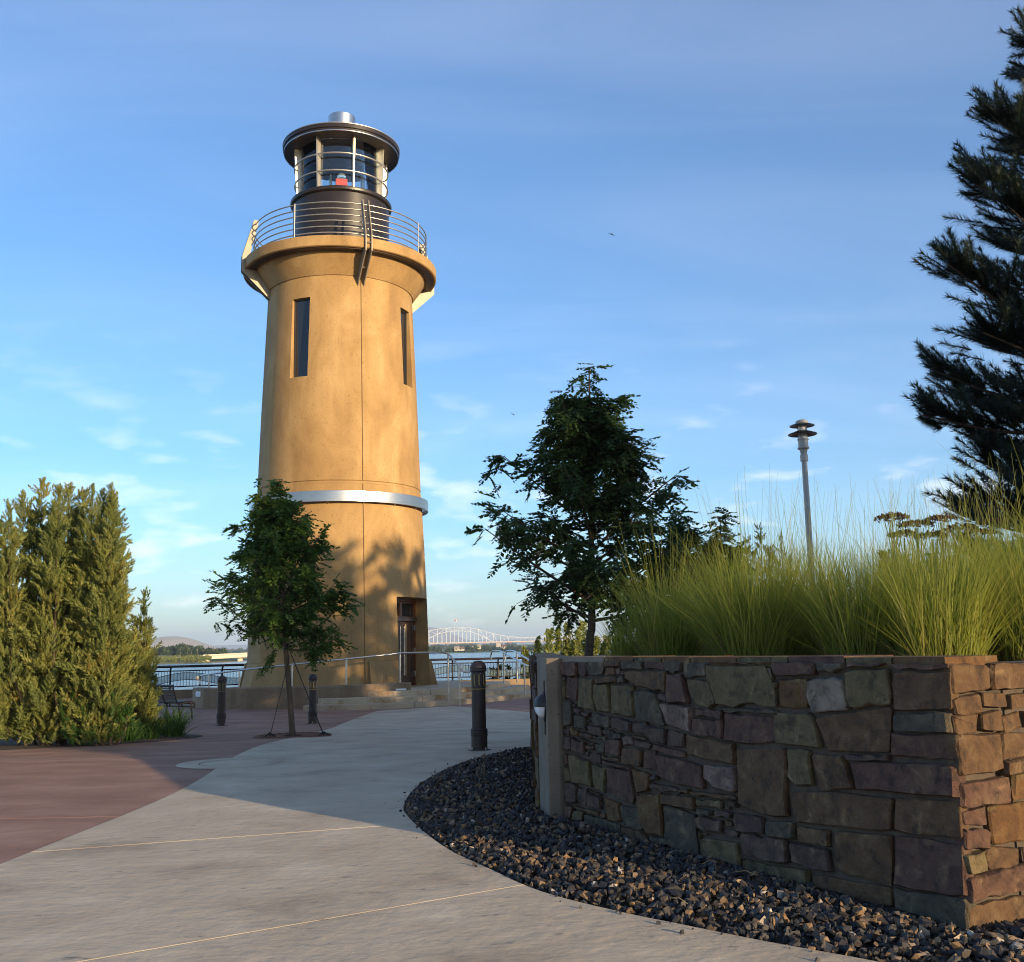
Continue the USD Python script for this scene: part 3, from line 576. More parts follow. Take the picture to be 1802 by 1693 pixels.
# doorway
d0 = DD
door = part(lh, 'door_frame', rotz(cat_(box(-DW / 2, -DW / 2 + .09, -d0 - .12, -d0 - .004, PZ, DZ1 - .004), box(DW / 2 - .09, DW / 2 - .004, -d0 - .12, -d0 - .004, PZ, DZ1 - .004), box(-DW / 2 + .09, DW / 2 - .09, -d0 - .12, -d0 - .004, DZ1 - .09, DZ1 - .004)), DA), WOOD_RED)
part(lh, 'lintel_beam', rotz(bbox(-DW / 2 + .09, DW / 2 - .09, -d0 - .20, -d0 - .004, 2.15, 2.27, .008), DA), WOOD)
for x0, x1 in ((-1.02, -.06), (.06, 1.02)):
    tr = part(lh, 'transom', rotz(cat_(box(x0, x0 + .05, -d0 - .10, -d0 - .01, 2.27, 2.77), box(x1 - .05, x1, -d0 - .10, -d0 - .01, 2.27, 2.77), box(x0 + .05, x1 - .05, -d0 - .10, -d0 - .01, 2.27, 2.31), box(x0 + .05, x1 - .05, -d0 - .10, -d0 - .01, 2.73, 2.77)), DA), WOOD_RED)
    part(tr, 'pane', rotz(box(x0 + .05, x1 - .05, -d0 - .06, -d0 - .04, 2.31, 2.73), DA), GLASS_DARK)
part(lh, 'transom_post', rotz(box(-.055, .055, -d0 - .115, -d0 - .004, 2.272, 2.766), DA), WOOD_RED)
for s in (-1, 1):
    x0, x1 = sorted((s * .012, s * 1.018)); pl = [box(x0, x1, -d0 - .055, -d0 - .004, PZ + .012, 2.148)]
    for q0, q1 in ((x0, x0 + .13), (x1 - .13, x1)): pl.append(box(q0, q1, -d0 - .075, -d0 - .055, PZ + .014, 2.146))
    for z0, z1 in ((PZ + .014, PZ + .32), (1.0, 1.14), (2.0, 2.146)): pl.append(box(x0 + .13, x1 - .13, -d0 - .073, -d0 - .055, z0, z1))
    dr = part(lh, 'door', rotz(cat_(pl), DA), WOOD)
    hx = s * .13
    part(dr, 'handle', rotz(cat_(tube([(hx, -d0 - .155, .42), (hx, -d0 - .155, 1.98)], .019, 10), tube([(hx, -d0 - .075, .62), (hx, -d0 - .155, .62)], .011, 6), tube([(hx, -d0 - .075, 1.78), (hx, -d0 - .155, 1.78)], .011, 6)), DA), STEEL, True)
part(lh, 'pull_plate', rotz(bbox(.34, .46, -d0 - .10, -d0 - .076, .40, 2.06, .006), DA), surf('plate_brass', [(.3, (.20, .15, .08)), (.7, (.28, .21, .12))], scale=4, rough=.45, metal=.6))
for z in (.45, 1.2, 1.95): part(lh, 'hinge', rotz(bbox(1.0, 1.035, -d0 - .135, -d0 - .078, z - .09, z + .09, .004), DA), STEEL)
# steel ring and its struts
part(lh, 'steel_ring', rev([(2.855, 5.80), (2.878, 5.80), (2.882, 5.81), (2.882, 6.13), (2.878, 6.14), (2.855, 6.14), (2.855, 5.80)], 160), ALU, 30)
for k in range(16):
    a = dg(15 + 22.5 * k); part(lh, 'ring_strut', cat_(tube([polar(2.62, a, 5.9), polar(2.86, a, 5.9)], .018, 6), tube([polar(2.63, a, 5.72), polar(2.86, a, 5.86)], .014, 6)), STEEL_DULL)
# corbel, gallery slab
part(lh, 'corbel', rev([(2.37, 13.26), (2.42, 13.26), (2.82, 13.86), (2.835, 13.93), (2.80, 13.95), (0.5, 13.96)], 160), CONC_TOWER, 30)
part(lh, 'gallery_slab', rev([(2.5, 13.945), (3.17, 13.925), (3.205, 13.945), (3.215, 13.965), (3.215, 14.26), (3.20, 14.28), (.5, 14.30)], 160), CONC_TOWER, 30)
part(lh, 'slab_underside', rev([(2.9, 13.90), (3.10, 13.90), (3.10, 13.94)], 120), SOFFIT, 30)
# gallery rails
for k in range(6):
    z = 14.50 + k * .205
    r = 2.885 - .0 * k
    part(lh, 'gallery_rail', tube([polar(r, a, z) for a in np.linspace(0, 2 * math.pi, 96, endpoint=False)], .021, 6, closed=True), STEEL_DULL, True)
for k in range(8):
    a = dg(15 + 45 * k)
    if k % 2:
        part(lh, 'rail_post', tube([polar(2.90, a, 14.28), polar(2.90, a, 15.56)], .016, 6), STEEL_DULL)
    else:
        prof = Polygon([(2.79, 15.66), (2.95, 15.66), (3.31, 14.35), (3.31, 13.82), (2.40, 12.93), (2.385, 13.20), (2.86, 13.90), (3.218, 13.90), (3.218, 14.29), (3.10, 14.29)])
        for s in (-1, 1):
            e = trimesh.creation.extrude_polygon(prof, .03, engine='earcut'); V = np.array(e.vertices); e.vertices = np.column_stack([V[:, 2] - .015 + s * .095, -V[:, 0], V[:, 1]]); e.fix_normals()
            part(lh, 'gallery_bracket', rotz(e, a), BRACKET)
        part(lh, 'bracket_spacer', rotz(cat_([tube([(-.08, -rr, zz), (.08, -rr, zz)], .02, 6) for rr, zz in ((2.9, 15.5), (3.1, 14.8), (3.27, 14.1), (2.75, 13.45))]), a), STEEL_DULL)
# drum
part(lh, 'drum', rev([(1.60, 14.29), (1.615, 14.31), (1.615, 16.52), (1.60, 16.53)], 96), BRONZE, 30)
part(lh, 'drum_lip', rev([(1.617, 16.50), (1.70, 16.54), (1.715, 16.57), (1.715, 16.64), (1.70, 16.665), (1.30, 16.68), (0.3, 16.69)], 96), BRONZE, 30)
# lantern glass, fins, hoops
for k in range(8):
    a0, a1 = dg(15 + 45 * k), dg(60 + 45 * k); g = .025
    part(lh, 'glass_pane', ringseg([(1.40, 16.68), (1.412, 16.68), (1.412, 18.50), (1.40, 18.50)], a0 + g, a1 - g, 14), PANE, 30)
    prof = Polygon([(1.39, 16.67), (1.55, 16.67), (1.635, 18.515), (1.39, 18.515)])
    e = trimesh.creation.extrude_polygon(prof, .05, engine='earcut'); V = np.array(e.vertices); e.vertices = np.column_stack([V[:, 2] - .025, -V[:, 0], V[:, 1]]); e.fix_normals()
    part(lh, 'fin', rotz(e, a0), surf('fin_steel', [(.3, (.50, .43, .33)), (.7, (.62, .55, .44))], scale=5, stretch=(1, 1, .3), rough=.45, metal=.7) if k == 0 else L('fin_steel'))
    for z in (17.27, 17.89):
        rr = 1.555 + (z - 16.67) * .02
        part(lh, 'hoop', tube([polar(rr, a, z) for a in np.linspace(a0 + .012, a1 - .012, 14)], .032, 8), STEEL_DULL, True)
part(lh, 'inner_core', rev([(.26, 16.69), (.26, 16.80), (0, 16.80)], 24), BRONZE)
bc = part(lh, 'beacon', bbox(-.20, .20, -.20, .20, 16.80, 17.62, .02), RED)
part(bc, 'beacon_lens', rev([(.13, 17.63), (.15, 17.66), (.15, 17.80), (.11, 17.86), (0, 17.87)], 20), L('lens_glass'), True)
# roof
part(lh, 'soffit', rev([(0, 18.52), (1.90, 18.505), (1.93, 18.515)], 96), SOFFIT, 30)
part(lh, 'roof', rev([(1.93, 18.52), (1.945, 18.53), (1.945, 18.60), (1.985, 18.62), (1.985, 18.76), (1.96, 18.79), (1.2, 18.86), (0, 18.90)], 128), BRONZE, 30)
part(lh, 'roof_trim', rev([(1.93, 18.498), (1.958, 18.50), (1.958, 18.527), (1.93, 18.527)], 128), STEEL, 30)
part(lh, 'roof_trim', rev([(1.986, 18.745), (1.998, 18.75), (1.998, 18.775), (1.98, 18.785)], 128), STEEL_DULL, 30)
part(lh, 'roof_vent', rev([(.47, 18.84), (.47, 19.98), (.465, 19.99), (.45, 19.99), (.44, 19.96), (0, 19.96)], 48), STEEL, 30)

# ---- platform, parapet, steps
pf = thing('platform', 'raised concrete platform with a curved parapet wall around the lighthouse foot', 'platform', (TX, TY, 0), TROT)
GL = -.35
part(pf, 'platform_floor', cat_(rev([(4.43, PZ - .12), (4.43, PZ - .002), (2.5, PZ - .002)], 96), ringseg([(4.43, GL), (5.1, GL), (5.1, PZ - .002), (4.43, PZ - .002)], dg(85), dg(200), 30)), CONC_STEP, 30)
par_prof = [(4.42, GL - .02), (4.72, GL - .02), (4.72, .20), (4.69, .235), (4.45, .235), (4.42, .20)]
PA0, PA1 = -66, 25.5
n = 40
t = ringseg(par_prof, dg(PA0), dg(PA1), n)
# the parapet rises a little to the right with the ramp
V = np.array(t.vertices); ang = np.degrees(np.arctan2(V[:, 0], -V[:, 1])); V[:, 2] += np.where(V[:, 2] > 0, (ang - PA0) / (PA1 - PA0) * .06, 0); t.vertices = V
par = part(pf, 'parapet', t, CONC_PARAPET, 30)
for adeg in (-60, 21.6):
    q = rotz(bbox(-.16, .16, -4.735, -4.70, -.02, .13, .006), dg(adeg)); s = part(par, 'step_light', q, WHITE)
    part(s, 'louver', rotz(cat_([box(-.12, .12, -4.745, -4.735, .015 + k * .024, .026 + k * .024) for k in range(4)]), dg(adeg)), plain('louver_grey', (.5, .5, .5), .5) if adeg < 0 else L('louver_grey'))
def loc(pxy): # world xy to platform-local
    c, s = math.cos(-dg(TROT)), math.sin(-dg(TROT)); x, y = pxy[0] - TX, pxy[1] - TY; return (c * x - s * y, s * x + c * y)
# steps: curved treads fanning out to the right, each riser a solid below the next
step_front = [smooth_line(p, 40) for p in (
    [(-5.72, 28.75), (-4.6, 28.72), (-3.4, 28.98), (-2.4, 29.5), (-1.4, 30.5), (-.5, 31.9), (.47, 33.91), (1.1, 36.5)],
    [(-5.3, 29.2), (-4.5, 29.15), (-3.4, 29.42), (-2.5, 29.92), (-1.65, 30.8), (-.9, 32.1), (-.05, 34.0), (.45, 36.6)],
    [(-3.4, 29.85), (-3.1, 29.95), (-2.6, 30.3), (-1.95, 31.0), (-1.3, 32.3), (-.6, 34.1), (-.2, 36.7)])]
st = thing('steps', 'three curved pale concrete steps rising to the lighthouse door', 'steps')
inner = [tuple(p) for p in [(TX + 4.9, TY + 3), (TX + 3, TY - 1), (TX + 2.2, TY - 3.0), (TX + .6, TY - 4.2)]]
SH = [GL + .145, GL + .29, PZ + .002]
for i, fr in enumerate(step_front):
    poly = Polygon(list(map(tuple, fr)) + inner).buffer(0)
    if i == 0 or i == 1: poly = Polygon(list(map(tuple, fr)) + inner[:3] + [(TX + .2, TY - 4.73)]).buffer(0)
    cap = Point(TX, TY).buffer(4.74 if i < 2 else 4.3, 64)
    if i < 2: poly = poly.difference(Polygon([(TX, TY)] + [(TX + 4.735 * math.sin(dg(TROT + a)), TY - 4.735 * math.cos(dg(TROT + a))) for a in np.linspace(-70, PA1, 50)]))
    cuts = [LineString([(-2.6 + .25 * i, 28), (-3.3 + .25 * i, 33)]), LineString([(-.2, 30.5), (-3, 33.5)]), LineString([(2, 33.2), (-2.5, 34.6)])]
    poly = poly.difference(unary_union([c.buffer(.006) for c in cuts]))
    for g in sorted(getattr(poly, 'geoms', [poly]), key=lambda g: g.centroid.x):
        if g.area > .05: part(st, 'step', extr(g, SH[i] - (GL - .02 if i == 0 else SH[i - 1] - .02), GL - .02 if i == 0 else SH[i - 1] - .02), CONC_STEP)
# ---- steel handrails
SP = STEEL
def onpar(adeg, z, r=4.57): a = dg(TROT + adeg); return np.array([TX + r * math.sin(a), TY - r * math.cos(a), z])
hr = thing('handrail', 'long steel handrail climbing the parapet and dropping beside the steps', 'handrail')
angs = np.linspace(-59, 23, 40); zr = np.interp(angs, [-59, 23], [.60, 1.13])
P = [onpar(-63.2, .30), onpar(-63.4, .48), onpar(-62.6, .575)] + [onpar(a, z) for a, z in zip(angs, zr)]
e1 = P[-1]
dn = [(-2.35, 30.55, 1.125), (-1.98, 30.05, 1.10), (-1.86, 29.86, 1.05), (-1.55, 29.35, .72), (-1.42, 29.12, .60), (-1.36, 29.02, .585), (-1.25, 28.85, .585)]
part(hr, 'rail', tube(smooth_line(P + [np.array(q) for q in dn], 200), .026, 8), SP, True)
for a in (-55.5, -38, -16.5, 2.5, 22.2):
    z = np.interp(a, [-59, 23], [.60, 1.13]); part(hr, 'post', tube([onpar(a, .2), onpar(a, z - .01)], .024, 8), SP, True)
for p, zb in (((-1.90, 29.92, 1.06), GL + .14), ((-1.56, 29.37, .72), GL)):
    part(hr, 'post', tube([(p[0], p[1], zb), p], .024, 8), SP, True)
hr2 = thing('handrail', 'pair of short bent steel handrails at the right end of the steps', 'handrail')
for off in (0., 1.05):
    ex, ey = (1, .2); pts = [at(864 + off * 24, 1162, 35.6), at(864 + off * 24, 1152, 35.6), at(867 + off * 24, 1146, 35.5), at(877 + off * 23, 1145.5, 35.1), at(886 + off * 22, 1148.5, 34.4), at(912 + off * 20, 1163, 32.6), at(925 + off * 20, 1170.5, 31.8), at(932 + off * 20, 1172, 31.4), at(937 + off * 20, 1172, 31.2)]
    pts = [np.array(p) + [0, .9 * off, 0] for p in pts]
    sm = smooth_line(pts, 64); part(hr2, 'rail', tube(sm, .026, 8), SP, True)
    for f, zb in ((.50, PZ), (.72, GL + .14)):
        q = sm[int(f * (len(sm) - 1))]; part(hr2, 'post', tube([(q[0], q[1], zb), q], .026, 8), SP, True)

# ---- promenade seat wall and railing
RZ0, RZT = -.06, .78
prom = LineString(SEAWALL)
pw = prom.buffer(.16, cap_style=2, join_style=2)
t = extr(pw, RZ0 - (GL - .03), GL - .03); top('seat_wall', t, CONC_PARAPET, label='low concrete kerb wall under the promenade railing', cat='wall')
pr = thing('promenade_railing', 'dark metal railing with a wavy mesh band along the waterfront', 'railing')
S0, S1 = prom.project(Point(at(150, 1160, 37.8)[:2])), prom.project(Point(at(1150, 1150, 44.2)[:2]))
def pp(s, z, off=0.):
    p = prom.interpolate(s); q = prom.interpolate(s + .05); d = np.array([q.x - p.x, q.y - p.y]); d /= np.linalg.norm(d)
    return np.array([p.x + d[1] * off, p.y - d[0] * off, z])   # off > 0: towards the plaza
ss = np.arange(S0, S1, .6)
part(pr, 'cap_rail', tube([pp(s, RZT, .16) for s in ss], .045, 8), RAILDARK, True)
part(pr, 'mid_rail', tube([pp(s, RZT - .16) for s in ss], .024, 6), RAILDARK, True)
part(pr, 'bottom_rail', tube([pp(s, RZ0 + .12) for s in ss], .024, 6), RAILDARK, True)
npost = int((S1 - S0) / 1.82)
POSTS = [S0 + (i + .5) * (S1 - S0) / npost for i in range(npost)]
for s in POSTS:
    part(pr, 'post', tube([pp(s, RZ0), pp(s, RZT - .22), pp(s, RZT - .10, .04), pp(s, RZT - .02, .14)], .034, 8), RAILDARK, True)
vis = [(S0 + 2, prom.project(Point(at(445, 1160, 40.1)[:2]))), (prom.project(Point(at(748, 1150, 43.1)[:2])), prom.project(Point(at(950, 1150, 43.7)[:2])))]
pk, rest = [], []
for s in np.arange(S0, S1, .112):
    (pk if any(a < s < b for a, b in vis) else rest).append(s)
for s in pk[:295]: part(pr, 'picket', tube([pp(s, RZ0 + .12), pp(s, RZT - .16)], .0085, 4, False), RAILDARK)
part(pr, 'picket', cat_([tube([pp(s, RZ0 + .12), pp(s, RZT - .16)], .0085, 4, False) for s in rest + pk[295:]]), RAILDARK, kind='stuff')
usdkit.material(stage, L('wave_mesh'), {'p': ('principled_bsdf', {'base_color': (.10, .15, .15), 'roughness': .5, 'metallic': .2}), 't': ('transparent_bsdf', {}), 'm': ('mix_closure', {'fac': .42})}, [('p.BSDF', 'm.closure1'), ('t.BSDF', 'm.closure2')], surface='m.closure')
V, F = [], []
sw = np.arange(S0, S1, .12)
s_ref = prom.project(Point(at(330, 1160, 38.9)[:2]))
for i, s in enumerate(sw):
    ph = 2 * math.pi * (s - s_ref) / 3.6; zc = .30 + .125 * math.cos(ph)
    V += [pp(s, zc - .13, -.02), pp(s, zc + .13, -.02)]
    if i: F.append((2 * i - 2, 2 * i, 2 * i + 1, 2 * i - 1))
part(pr, 'wave_band', (np.array(V), np.array(F)), L('wave_mesh'))
part(pr, 'wave_edge', tube(np.array(V)[0::2], .010, 4), RAILDARK); part(pr, 'wave_edge', tube(np.array(V)[1::2], .010, 4), RAILDARK)
# ================================================================== STONE WALL
A0 = np.array([.346, 7.956]); WD = np.array([.443, -.8965]); WD /= np.linalg.norm(WD); WN = np.array([WD[1], -WD[0]])   # WN looks at the path
WTOP = 1.143; ULEN = 3.56
A1 = A0 + WD * ULEN; RD = np.array([-WN[0], -WN[1]])          # the return runs away from the path
TRACED = "18,1131 269,1132 259,1030 27,1028;274,1132 402,1130 397,1058 366,1027 286,1030 264,1056;407,1132 624,1139 626,1086 589,1037 407,1037;634,1139 847,1142 844,1098 635,1099;643,1093 781,1094 777,1042 631,1040;789,1094 844,1095 848,1043 785,1040;858,1142 1128,1147 1119,1087 859,1082;1145,1143 1365,1145 1358,1089 1145,1085;1368,1147 1563,1149 1544,1080 1464,1065 1368,1085;1582,1146 1760,1149 1758,1132 1585,1131;1578,1125 1823,1130 1812,1046 1574,1039;850,1076 902,1077 910,1046 853,1046;908,1072 1391,1078 1391,949 1207,954 1005,985 917,1028;513,1030 805,1037 802,993 510,987;816,1037 895,1041 918,995 813,993;1380,1059 1556,1061 1622,884 1403,880;31,1022 87,1023 86,996 29,995;34,988 85,989 77,856 46,864;96,1018 262,1021 242,852 87,861;270,1012 491,1012 467,904 506,795 250,801;500,982 705,982 688,911 715,792 522,787 473,896;715,983 990,981 1008,921 1007,769 724,780 707,903;1030,957 1277,945 1349,744 1135,748 1016,766;1291,937 1393,933 1397,889 1301,891;1612,1032 1829,1029 1907,899 1815,867 1694,872 1620,969;1307,878 1646,874 1629,720 1504,727 1370,749;1674,863 1939,856 1931,810 1677,817;1648,805 1937,798 1937,697 1637,713;45,848 166,842 174,679 44,667;187,836 250,832 248,801 186,812;192,804 298,797 291,768 192,772;206,760 357,749 377,652 191,662;306,786 428,783 409,743 308,758;368,731 428,730 423,706 372,710;446,782 697,764 693,687 508,698 436,719;716,765 963,749 963,671 711,687;979,748 1149,743 1129,666 978,672;52,653 132,653 120,605 49,605;139,649 253,643 245,605 140,607;262,643 449,629 439,596 263,603;393,694 579,683 575,623 397,636;590,680 723,671 717,639 590,634;456,623 624,621 622,596 454,595;735,663 838,654 839,623 736,628;847,648 966,655 969,592 850,587;985,659 1128,654 1127,638 991,639;990,631 1176,627 1166,583 987,589;1158,732 1361,721 1349,615 1184,638 1136,682;1370,714 1547,706 1527,614 1365,617;39,589 141,593 150,498 33,493;150,584 337,570 332,490 157,494;268,597 480,578 479,565 342,568;344,551 478,555 472,526 346,521;490,577 627,585 617,517 491,511;638,616 826,620 803,507 629,518;336,509 394,509 388,469 339,469;405,506 555,502 546,436 406,441;565,499 802,489 797,473 566,471;576,465 937,449 935,432 578,443;834,572 1073,578 1050,461 811,463;1089,576 1232,571 1231,454 1081,462;1192,613 1545,592 1542,560 1372,565 1190,581;1240,564 1713,540 1726,398 1464,392 1255,427;47,468 102,457 107,394 46,388;114,475 395,447 397,347 422,266 144,273;409,427 603,423 583,251 441,259;36,376 119,383 137,279 49,281;613,432 935,429 957,252 924,210 706,241 611,263;948,446 1169,431 1142,357 1129,321 995,289;1170,418 1239,438 1243,394 1165,385;1160,373 1463,375 1465,348 1165,341;1478,373 1585,377 1570,351 1476,348;29,262 212,267 195,138 39,124;223,247 357,255 338,130 217,143;363,253 536,239 540,229 371,239;366,232 548,215 534,129 359,131;555,220 771,209 801,79 610,73;777,197 1005,201 1041,65 829,65;999,282 1272,324 1278,229 1287,59 1112,56 1038,84;1286,326 1617,337 1627,261 1283,259;1627,331 1894,355 1890,304 1630,290;1646,280 1797,288 1788,253 1652,250;20,109 158,115 115,17 23,13;170,120 495,110 493,93 169,99;156,84 298,90 275,12 133,9;515,113 594,118 592,87 521,85;309,74 550,76 772,61 756,-19 528,-3 287,5;790,60 1027,65 1117,25 1105,0 933,-18 771,-2;1129,49 1305,52 1313,9 1133,12;1305,257 1479,256 1627,235 1633,159 1644,-9 1382,7 1312,18;1632,235 1890,237 1875,168 1657,158;1767,1146 2379,1155 2382,1132 1766,1131;1835,1122 2341,1116 2391,1042 2426,895 2218,909 2058,888 1925,890 1837,976 1831,1072;2392,1155 2724,1160 2737,1076 2580,1067 2410,1062;2750,1160 2932,1162 2933,1094 2746,1092;2959,1164 3214,1169 3209,1122 2961,1117;3233,1171 3510,1174 3503,1108 3302,1110 3231,1120;2350,1112 2386,1108 2401,1050 2370,1053;2404,1030 2443,1036 2432,970 2413,1006;2454,1051 2679,1056 2654,900 2436,892;2680,1037 2745,1056 2941,1059 2962,909 2692,875 2669,970;2956,1103 3238,1109 3233,944 3111,930 2970,911 2952,1006;3258,1096 3502,1102 3485,935 3240,913;1885,877 2422,883 2414,861 1883,854;1960,849 2382,843 2384,714 2138,682 1947,692;2399,873 2667,881 2713,847 2745,710 2568,704 2391,702;2732,864 2924,890 3230,935 3194,718 2802,690 2708,840;3239,904 3484,929 3474,836 3228,821;3227,812 3473,827 3461,713 3212,710;2914,686 3197,706 3195,682 2918,664;2041,658 2462,686 2457,332 2269,315 2108,338 2041,345;2481,687 2655,690 2655,588 2676,513 2527,494 2474,536;2660,676 2885,684 2956,523 2709,499;2949,663 3460,695 3445,560 2974,525;2489,466 2742,504 3195,513 3175,362 2945,337 2512,304;3209,513 3444,547 3427,388 3189,361;1569,700 2034,678 2023,558 1791,570 1559,583;1730,538 2035,552 2023,407 1814,413 1718,460;1599,371 2034,396 2032,371 1604,348;1965,356 2031,360 2028,323 1975,327;1812,284 1983,297 1977,264 1829,255;1991,298 2258,310 2255,214 1995,202;2281,295 2494,309 2494,221 2279,211;2516,292 2768,310 2745,221 2514,213;1895,195 2030,203 2020,162 1899,165;2047,194 2437,215 2440,91 2248,74 2052,86;2460,204 2749,214 2755,98 2472,102;2794,307 3174,349 3150,112 2849,111 2781,129;1681,115 2018,138 2021,-9 1665,-37;2044,53 2593,89 2590,2 2056,-17;2607,74 3149,104 3140,18 2605,1;3186,348 3426,376 3403,152 3167,112;3162,103 3402,143 3387,-2 3157,15"
STONE_SETS = 'plum violet slate brown brown plum slate plum slate brown slate violet brown brown slate plum slate olive plum olive olive olive slate violet olive rose plum plum slate violet violet slate violet slate slate violet violet violet rust plum violet slate slate slate rose brown violet violet violet violet plum brown brown slate plum slate violet brown plum brown plum plum plum brown olive olive olive plum rust violet violet brown violet violet brown violet rust slate rust brown olive slate plum brown olive brown slate brown slate slate violet brown olive plum slate plum plum slate olive rust grey olive brown slate plum olive brown slate plum violet brown olive brown plum brown brown brown rose brown brown violet violet slate brown violet violet violet brown olive olive brown plum slate'.split()
wall = thing('stone_wall', 'curved planter wall of dark plum, olive and grey stones beside the gravel bed', 'wall')
SR = np.random.default_rng(5)
STONE_LIST = []
def stone(poly, o, d, nrm, kind, dep):
    """One dressed stone: a rounded outline with a rough face, its back in the mortar."""
    p = poly.buffer(-.0055, join_style=1)
    if p.is_empty or p.area < 2e-4: return
    if p.geom_type != 'Polygon': p = max(p.geoms, key=lambda g: g.area)
    p = p.buffer(-.012, join_style=1).buffer(.012, join_style=1) if p.buffer(-.013).area > 0 else p
    if p.geom_type != 'Polygon': p = max(p.geoms, key=lambda g: g.area)
    c = np.array(p.simplify(.003).segmentize(.07).exterior.coords)[:-1]
    if len(c) > 22: c = np.array(p.simplify(.006).segmentize(.12).exterior.coords)[:-1]
    if Polygon(c).exterior.is_ccw is False: c = c[::-1]
    c = c + SR.normal(scale=.0042, size=c.shape)
    n = len(c); m = c.mean(0); size = math.sqrt(p.area); ins = min(.012, .09 * size)
    def inset(c, k):
        e = np.roll(c, -1, 0) - np.roll(c, 1, 0); e /= np.maximum(np.linalg.norm(e, axis=1, keepdims=True), 1e-9); return c + k * np.column_stack([-e[:, 1], e[:, 0]])
    ins = min(.007, .07 * size); c1 = inset(c, ins * (.6 + .9 * SR.random((n, 1)))); tilt = SR.normal(size=2) * .035
    if not Polygon(c1).is_valid: c1 = m + (c - m) * .93
    D = [np.full(n, -.03), dep * (.55 + .25 * SR.random(n)), dep + (c1 - m) @ tilt + SR.normal(scale=.0012, size=n)]
    V = np.vstack([np.column_stack([o[0] + u[:, 0] * d[0] + dd * nrm[0], o[1] + u[:, 0] * d[1] + dd * nrm[1], u[:, 1]]) for u, dd in zip([c, c, c1], D)])
    F = []
    for k in range(2):
        for i in range(n):
            j = (i + 1) % n; F += [(k * n + i, k * n + j, (k + 1) * n + j), (k * n + i, (k + 1) * n + j, (k + 1) * n + i)]
    v2, f2 = trimesh.creation.triangulate_polygon(Polygon(c1), engine='earcut')
    near = np.array([int(np.argmin(((c1 - q) ** 2).sum(1))) for q in v2]); f2 = near[f2]
    for f in f2:
        q = c1[f]; s_ = (q[1, 0] - q[0, 0]) * (q[2, 1] - q[0, 1]) - (q[1, 1] - q[0, 1]) * (q[2, 0] - q[0, 0])
        F.append(tuple(2 * n + (f if s_ > 0 else f[::-1])))
    t = trimesh.Trimesh(V, np.array(F), process=False)
    # outward orientation
    a = t.triangles[-1]; nn = np.cross(a[1] - a[0], a[2] - a[0])
    if nn[:2] @ nrm < 0: t.invert()
    STONE_LIST.append((t, kind))
clip = sbox(.0, .0, ULEN + .025, WTOP - .004)
polys = []
for s in TRACED.split(';'):
    q = [tuple(int(v) / 1000 for v in c.split(',')) for c in s.split()]
    q = Polygon([(ULEN + .05 if u > 3.33 else u, v) for u, v in q]).buffer(0)
    if q.geom_type != 'Polygon': q = max(q.geoms, key=lambda g: g.area)
    polys.append(q)
# neighbours share their joints: later stones give way where outlines overlap
done = None
for i, q in enumerate(polys):
    kind = STONE_SETS[i % len(STONE_SETS)]
    q = q.intersection(clip)
    if done is not None: q = q.difference(done)
    if q.geom_type != 'Polygon':
        gs = [g for g in getattr(q, 'geoms', []) if g.geom_type == 'Polygon']
        if not gs: continue
        q = max(gs, key=lambda g: g.area)
    if q.area < 4e-4: continue
    q = q.buffer(.004, join_style=2).intersection(clip)
    if q.geom_type != 'Polygon': q = max(q.geoms, key=lambda g: g.area)
    done = q if done is None else done.union(q)
    stone(q, A0, WD, WN, kind, .022 + .018 * SR.random())
def ashlar(u0, u1, v0, v1, R, k_=1.):
    """Random coursed rubble over a rectangle."""
    out, v = [], v0
    while v < v1 - .03:
        h = min(k_ * R.choice([.09, .13, .18, .24, .30]), v1 - v)
        if v1 - v - h < .06: h = v1 - v
        u = u0 - R.random() * .1
        while u < u1:
            w = h * (.8 + 1.5 * R.random()) + .05
            if h > .16 and R.random() < .3:
                k = h * (.35 + .3 * R.random()); out += [(u, u + w, v, v + k), (u, u + w, v + k, v + h)]
            else: out.append((u, u + w, v, v + h))
            u += w
        v += h
    res = []
    for a, b, c, d in out:
        a, b = max(a, u0), min(b, u1)
        if b - a < .03: continue
        J = lambda: R.normal() * .008
        res.append(Polygon([(a + J(), c + J()), (b + J(), c + J()), (b + J(), d + J()), (a + J(), d + J())]).buffer(0).intersection(sbox(u0, v0, u1, v1)))
    return res
KINDS = list(STONES)[:6]
gaps = clip.difference(done.buffer(.006))
for g in getattr(gaps, 'geoms', [gaps]):
    g = g.buffer(-.012, join_style=2).buffer(.010, join_style=2)
    for h in getattr(g, 'geoms', [g]):
        if h.geom_type == 'Polygon' and h.area > .0022: stone(h, A0, WD, WN, KINDS[SR.integers(5)], .012 + .012 * SR.random())
RLEN = 5.5
# far wing, left of the pillar, running back along the path
B0 = np.array([.175, 8.50]); B1 = np.array([.225, 14.2]); BD = (B1 - B0) / np.linalg.norm(B1 - B0); BN = np.array([-BD[1], BD[0]]); BL = float(np.linalg.norm(B1 - B0))
for q in ashlar(0, BL, -.08, WTOP - .004, SR, 1.5):
    if q.geom_type == 'Polygon' and q.area > 1e-3: stone(q, B0, BD, BN, KINDS[SR.integers(6)], .022 + .018 * SR.random())
for q in ashlar(-.02, RLEN, 0, WTOP - .004, SR):
    if q.geom_type == 'Polygon' and q.area > 1e-3: stone(q, A1, RD, WD, KINDS[SR.integers(6)], .022 + .018 * SR.random())
for t, kind in STONE_LIST[:298]: part(wall, 'stone', t, STONES[kind], 24)
part(wall, 'stone', cat_([t for t, kind in STONE_LIST[298:]]), STONES['brown'], 24, kind='stuff')
